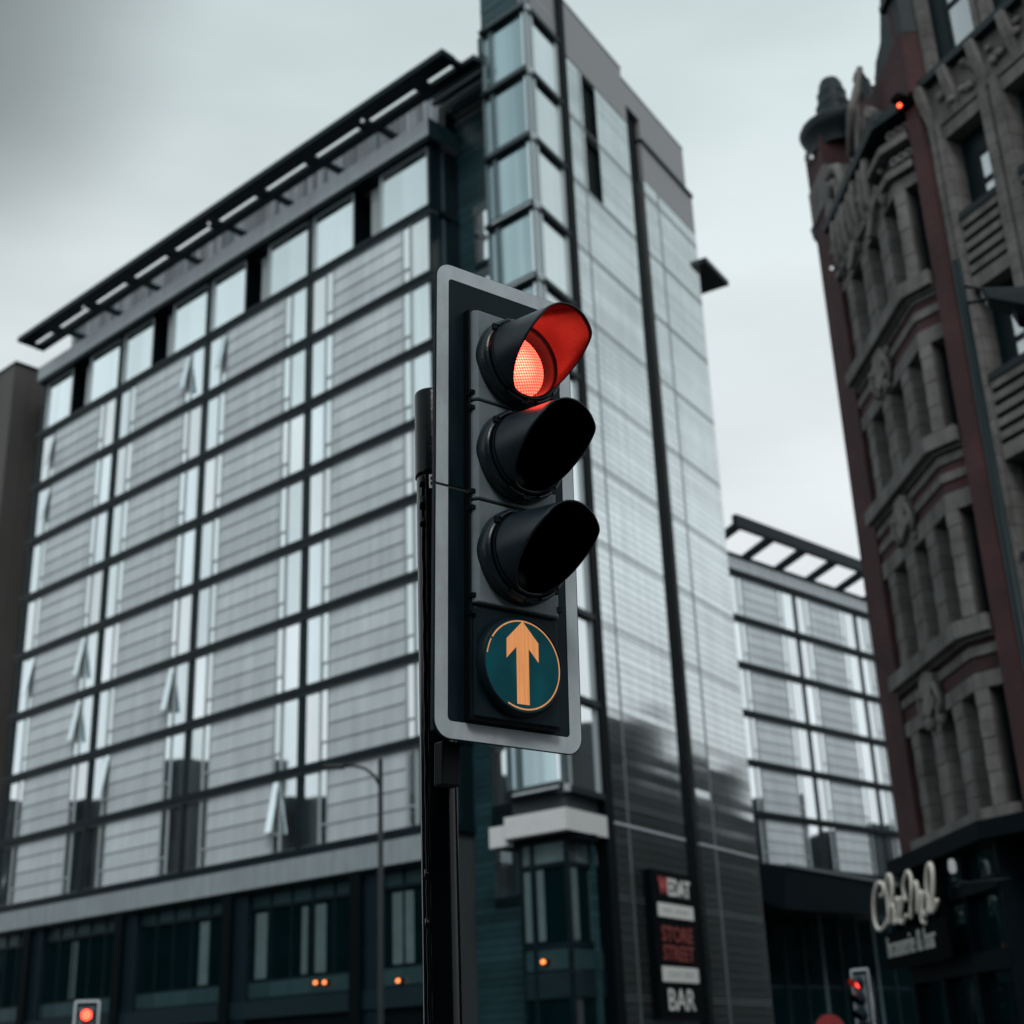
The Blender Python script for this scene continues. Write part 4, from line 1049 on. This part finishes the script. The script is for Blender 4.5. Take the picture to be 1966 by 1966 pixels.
# smaller signals across the junction
def small_signal(label, x, y, yaw, ztop, lens_mat, lit_off=True):
    t = thing('traffic_light', label, 'traffic light', (x, y, 0), 'traffic lights')
    n = Vector((math.sin(yaw), -math.cos(yaw), 0)); r = Vector((math.cos(yaw), math.sin(yaw), 0)); u = Vector((0, 0, 1))
    k = 1.12; S = Sg((x, y, ztop-.54*k), r, n, u, k)
    MB().lathe_z((x-n.x*.30, y-n.y*.30), [(0, 0), (.057, .0), (.057, ztop-.2), (.04, ztop-.19), (0, ztop-.19)], 16).build('pole', M['pole'], t)
    HW, HH = .228, .54
    for top in (True, False):
        out = rrect_half(HW, HH, .046, 6, top); inn = rrect_half(.187, .497, .012, 6, top)
        b1 = MB().prism_o(S, out, -.006, 0).build('backing_board', M['board'], t)
        nn = len(out)
        MB().add(S, [(a, .002, b) for a, b in out]+[(a, .002, b) for a, b in inn], [(i, i+1, nn+i+1, nn+i) for i in range(nn-1)]).build('border', M['border'], b1)
    for i, hc in enumerate((.28, .0, -.28)):
        build_aspect(S, t, hc, hc-.14, hc+.14, lens_mat if i == 0 else M['lens_off'], 'lit red lens' if i == 0 else None, detail=False)
    return t
small_signal('blurred small traffic signal showing red at the lower left before the dark shop windows', -9.1, 30.1, .28, 3.235, M['lens_far'])
small_signal('blurred small traffic signal with red glow at the lower right by the brick building', 6.93, 30.9, -.95, 3.30, M['lens_far2'])
ds = thing('round_sign', 'dark red round road sign, only its top showing below the right signal', 'sign', (5.30, 26.5, 0))
DS = Sg((5.30, 26.5, 2.055), (1, 0, 0), (0, -1, 0), (0, 0, 1))
MB().lathe_o(DS, (0, 0), [(.001, .012), (.262, .012), (.262, -.01), (.001, -.01)], 40, False).build('disc', M['red_disc'], ds)
MB().lathe_o(DS, (0, 0), [(.263, .014), (.285, .014), (.285, -.012), (.263, -.012)], 40, False).build('rim', M['post'], ds)
MB().lathe_z((5.30, 26.57), [(.03, 0), (.03, 2.2), (0, 2.2)], 12).build('pole', M['post'], ds)

# ------------------------------------------------------------------ STREET LAMPS
l1 = thing('street_lamp', 'slim dark street lamp with curved arm in front of the hotel', 'street lamp', (-3.03, 29.85, 0), 'street lamps')
MB().lathe_z((-3.05, 29.85), [(0, .0), (.11, .0), (.10, 1.4), (.062, 1.5), (.055, 6.21+CZ), (.03, 6.24+CZ), (0, 6.24+CZ)], 20).build('post', M['post'], l1)
MB().tube(None, [(-3.06, 29.84, 5.62+CZ), (-3.18, 29.83, 5.86+CZ), (-3.38, 29.81, 6.02+CZ), (-3.62, 29.78, 6.08+CZ), (-3.85, 29.75, 6.08+CZ)], .030, 10).build('arm', M['post'], l1)
MB().lathe_z((0, 0), [(0, 0)], 3) if False else None
MB().hexa(None, [(-4.28, 29.60, 6.04+CZ), (-3.82, 29.62, 6.02+CZ), (-3.82, 29.86, 6.02+CZ), (-4.28, 29.82, 6.04+CZ), (-4.26, 29.62, 6.10+CZ), (-3.82, 29.64, 6.14+CZ), (-3.82, 29.84, 6.14+CZ), (-4.26, 29.80, 6.10+CZ)]).build('lantern', M['post'], l1, bevel=.02)
px, py = 15*math.sin(math.radians(20.58)), 15*math.cos(math.radians(20.58))
l2 = thing('street_lamp', 'thick black lamp column with hanging lantern before the striped stone windows', 'street lamp', (px, py, 0), 'street lamps')
MB().lathe_z((px, py), [(0, 0), (.10, 0), (.09, 1.5), (.060, 1.6), (.052, 8.48+CZ), (.0, 8.50+CZ)], 24).build('post', M['post'], l2)
dx, dy = .93, -.36
def LP(s, z, w=0): return (px+dx*s+.36*w, py+dy*s+.93*w, z+CZ)
MB().tube(None, [LP(.02, 8.15), LP(.30, 8.02), LP(.5, 7.98)], .018).tube(None, [LP(.02, 7.92), LP(.35, 7.90)], .020).build('arm', M['post'], l2)
MB().hexa(None, [LP(.26, 7.84, -.15), LP(1.1, 7.40, -.20), LP(1.1, 7.40, .2), LP(.26, 7.84, .15), LP(.20, 8.03, -.12), LP(1.1, 7.80, -.18), LP(1.1, 7.80, .18), LP(.20, 8.03, .12)]).build('lantern', M['post'], l2, bevel=.03)
MB().hexa(None, [LP(.55, 7.56, -.16), LP(1.1, 7.36, -.16), LP(1.1, 7.36, .16), LP(.55, 7.56, .16), LP(.5, 7.72, -.18), LP(1.1, 7.42, -.18), LP(1.1, 7.42, .18), LP(.5, 7.72, .18)]).build('visor', M['signblack'], l2)

# ------------------------------------------------------------------ GROUND
struct(MB().box(None, -400, 400, -300, 500, -.6, -.16).build('ground', M['groundm']))
WR = World()
struct(MB().box(None, -90, 90, -12, 3.0, -.155, -.125).build('road', M['asphalt']))
def gpoly(pts, z0, z1, name, m): return struct(MB().prism_h(WW, pts, z0-CZ, z1-CZ).build(name, m))
gpoly([(-90, 3.5), (90, 3.5), (90, 20), (4, 20), (6.3, 90), (3.6, 90), (2.0, 36), (-60, 88), (-90, 88)], -.156, -.126, 'road', M['asphalt'])
gpoly([planpt(A, -8, 5), planpt(A, 60, 5), planpt(A, 60, -2), planpt(A, -8, -2)], -.15, .0, 'pavement', M['paving'])
gpoly([(5.0, 21), (40, 12), (40, 40), (8, 60), (6.6, 60)], -.15, -.001, 'pavement', M['paving'])
gpoly([(-3, 2.9), (3.2, 2.9), (3.2, 6.4), (-3, 6.4)], -.15, .0, 'pavement', M['paving'])
gpoly([(-12, -8), (12, -8), (12, 2.0), (-12, 2.0)], -.15, -.002, 'pavement', M['paving'])
for i in range(14): struct(MB().box(None, -40+6*i, -38+6*i, 9.9, 10.05, -.125, -.121).build('road_marking', M['paint']))

# ------------------------------------------------------------------ buildings across the streets (seen mirrored in the glass)
def block(name, label, fr, L, D, H, cols, rows, wm, parapet):
    t = thing(name, label, 'building', fr.pt(L/2, 0, -CZ))
    MB().box(fr, 0, L, -D, 0, -CZ, H-CZ).build('wall', wm, t)
    for (a, b, hh) in parapet: MB().box(fr, a, b, -D*.6, -.3, H-CZ, H-CZ+hh).build('roof_block', wm, t)
    w = L/cols; s = (H-4)/rows
    first = None
    for c in range(cols):
        for r in range(rows):
            if first is None:
                first = MB().box(fr, w*.28, w*.72, 0, .04, 4.2-CZ, 4.2+s*.62-CZ).build('window', M['black'], t)
            else:
                q = cp(first, t); q.location = fr.t*(w*c)+Vector((0, 0, s*r))
    return t
M['offwall'] = mat('dark_offstreet_wall', (.008, .018, .021), .7, 0, .1, vary=.3, vscale=.3)
M['offbrick'] = mat('dark_offstreet_brick', (.012, .022, .026), .8, 0, .1, vary=.3, vscale=.3)
block('opposite_building', 'dark office block standing across the street from the hotel front', Fr((-62, 75), (-.05, -1), (1, -.05)), 100, 14, 21, 22, 5, M['offwall'], [(8, 20, 3), (30, 34, 4), (34, 37, 2), (52, 60, 2.5), (70, 75, 3)])
block('side_street_building', 'dark brick warehouse across the side street facing the tower flank', Fr((25, 46), (.6, .8), (-.8, .6)), 95, 14, 20, 22, 5, M['offbrick'], [(4, 9, 2), (18, 20, 3), (27, 34, 2), (38, 41, 5), (44, 52, 2.5), (58, 61, 4), (70, 80, 2)])
block('corner_building', 'dark stone block behind the viewer at the junction', Fr((-35, -16), (1, 0.05), (-.05, 1)), 80, 14, 16, 16, 3, M['offwall'], [(10, 22, 3), (44, 52, 4)])

# ------------------------------------------------------------------ SKY, SUN, CAMERA
SUN_DIR = Vector((.10, -.75, .66)).normalized()
world = bpy.data.worlds.new('World'); scene.world = world; world.use_nodes = True
nt = world.node_tree; N, L = nt.nodes, nt.links
bg = N['Background']; bg.inputs['Strength'].default_value = .1
sky = N.new('ShaderNodeTexSky'); sky.sky_type = 'NISHITA'; sky.sun_disc = False
sky.sun_elevation = math.asin(SUN_DIR.z); sky.sun_rotation = math.atan2(SUN_DIR.x, SUN_DIR.y); sky.dust_density = 3
tcn = N.new('ShaderNodeTexCoord'); sp = N.new('ShaderNodeSeparateXYZ'); L.new(tcn.outputs['Generated'], sp.inputs[0])
ramp = N.new('ShaderNodeValToRGB'); L.new(sp.outputs['Z'], ramp.inputs[0])
cr = ramp.color_ramp; cr.interpolation = 'EASE'
cr.elements[0].position = 0.; cr.elements[0].color = (.78, .84, .855, 1)
cr.elements[1].position = 1.; cr.elements[1].color = (.60, .675, .70, 1)
for p, c in ((.18, (.93, .965, .985)), (.36, (.89, .945, .96)), (.50, (.74, .815, .825)), (.64, (.64, .735, .745))):
    e = cr.elements.new(p); e.color = (*c, 1)
# streaky cloud layer
mp = N.new('ShaderNodeMapping'); mp.inputs['Scale'].default_value = (1.6, 2.6, 5.0); mp.inputs['Rotation'].default_value = (.2, .5, .3)
L.new(tcn.outputs['Generated'], mp.inputs[0])
nz = N.new('ShaderNodeTexNoise'); nz.inputs['Scale'].default_value = 1.3; nz.inputs['Detail'].default_value = 5; nz.inputs['Roughness'].default_value = .5
L.new(mp.outputs[0], nz.inputs['Vector'])
mr = N.new('ShaderNodeMapRange'); mr.inputs[1].default_value = .3; mr.inputs[2].default_value = .7; mr.inputs[3].default_value = .82; mr.inputs[4].default_value = 1.12
L.new(nz.outputs['Fac'], mr.inputs[0])
# cloud bank to the upper left, with lens vignetting painted into its darkness
dt = N.new('ShaderNodeVectorMath'); dt.operation = 'DOT_PRODUCT'; dt.inputs[1].default_value = Vector((-.42, .64, .645)).normalized()
L.new(tcn.outputs['Generated'], dt.inputs[0])
bk = N.new('ShaderNodeMapRange'); bk.interpolation_type = 'SMOOTHSTEP'; bk.inputs[1].default_value = .965; bk.inputs[2].default_value = 1.0; bk.inputs[3].default_value = 1; bk.inputs[4].default_value = .34
L.new(dt.outputs['Value'], bk.inputs[0])
m1 = N.new('ShaderNodeMath'); m1.operation = 'MULTIPLY'; L.new(mr.outputs[0], m1.inputs[0]); L.new(bk.outputs[0], m1.inputs[1])
m2 = N.new('ShaderNodeMath'); m2.operation = 'MULTIPLY'; m2.inputs[1].default_value = 10.; L.new(m1.outputs[0], m2.inputs[0])
vs = N.new('ShaderNodeVectorMath'); vs.operation = 'SCALE'; L.new(ramp.outputs[0], vs.inputs[0]); L.new(m2.outputs[0], vs.inputs['Scale'])
mx = N.new('ShaderNodeMix'); mx.data_type = 'RGBA'; mx.inputs['Factor'].default_value = .93
L.new(sky.outputs[0], mx.inputs['A']); L.new(vs.outputs[0], mx.inputs['B'])
L.new(mx.outputs['Result'], bg.inputs['Color'])

sd = bpy.data.lights.new('sun', 'SUN'); sd.energy = 1.3; sd.angle = math.radians(20); sd.color = (1, .975, .95)
so = bpy.data.objects.new('sun', sd); COL.objects.link(so)
so.rotation_euler = SUN_DIR.to_track_quat('Z', 'Y').to_euler(); so.location = (0, -20, 60)

cd = bpy.data.cameras.new('camera'); cam = bpy.data.objects.new('camera', cd); COL.objects.link(cam)
f, pitch, roll = 2669.87, math.radians(21.6265), math.radians(-2.2570)
cd.sensor_width = 36; cd.sensor_fit = 'HORIZONTAL'; cd.lens = 36*f/1966; cd.clip_start = .1; cd.clip_end = 2000
R = Vector((1, 0, 0)); F = Vector((0, math.cos(pitch), math.sin(pitch))); U = Vector((0, -math.sin(pitch), math.cos(pitch)))
R2 = R*math.cos(roll)+U*math.sin(roll); U2 = -R*math.sin(roll)+U*math.cos(roll)
m3 = Matrix((R2, U2, -F)).transposed()
cam.matrix_world = Matrix.Translation((0, 0, CZ)) @ m3.to_4x4()
cd.dof.use_dof = True; cd.dof.focus_distance = (Om-Vector((0, 0, CZ))+n_*.08).dot(F); cd.dof.aperture_fstop = 2.9; cd.dof.aperture_blades = 0
scene.camera = cam
scene.render.engine = 'CYCLES'
scene.view_settings.view_transform = 'Standard'; scene.view_settings.look = 'None'; scene.view_settings.exposure = 0; scene.view_settings.gamma = 1
scene.view_settings.use_curve_mapping = False
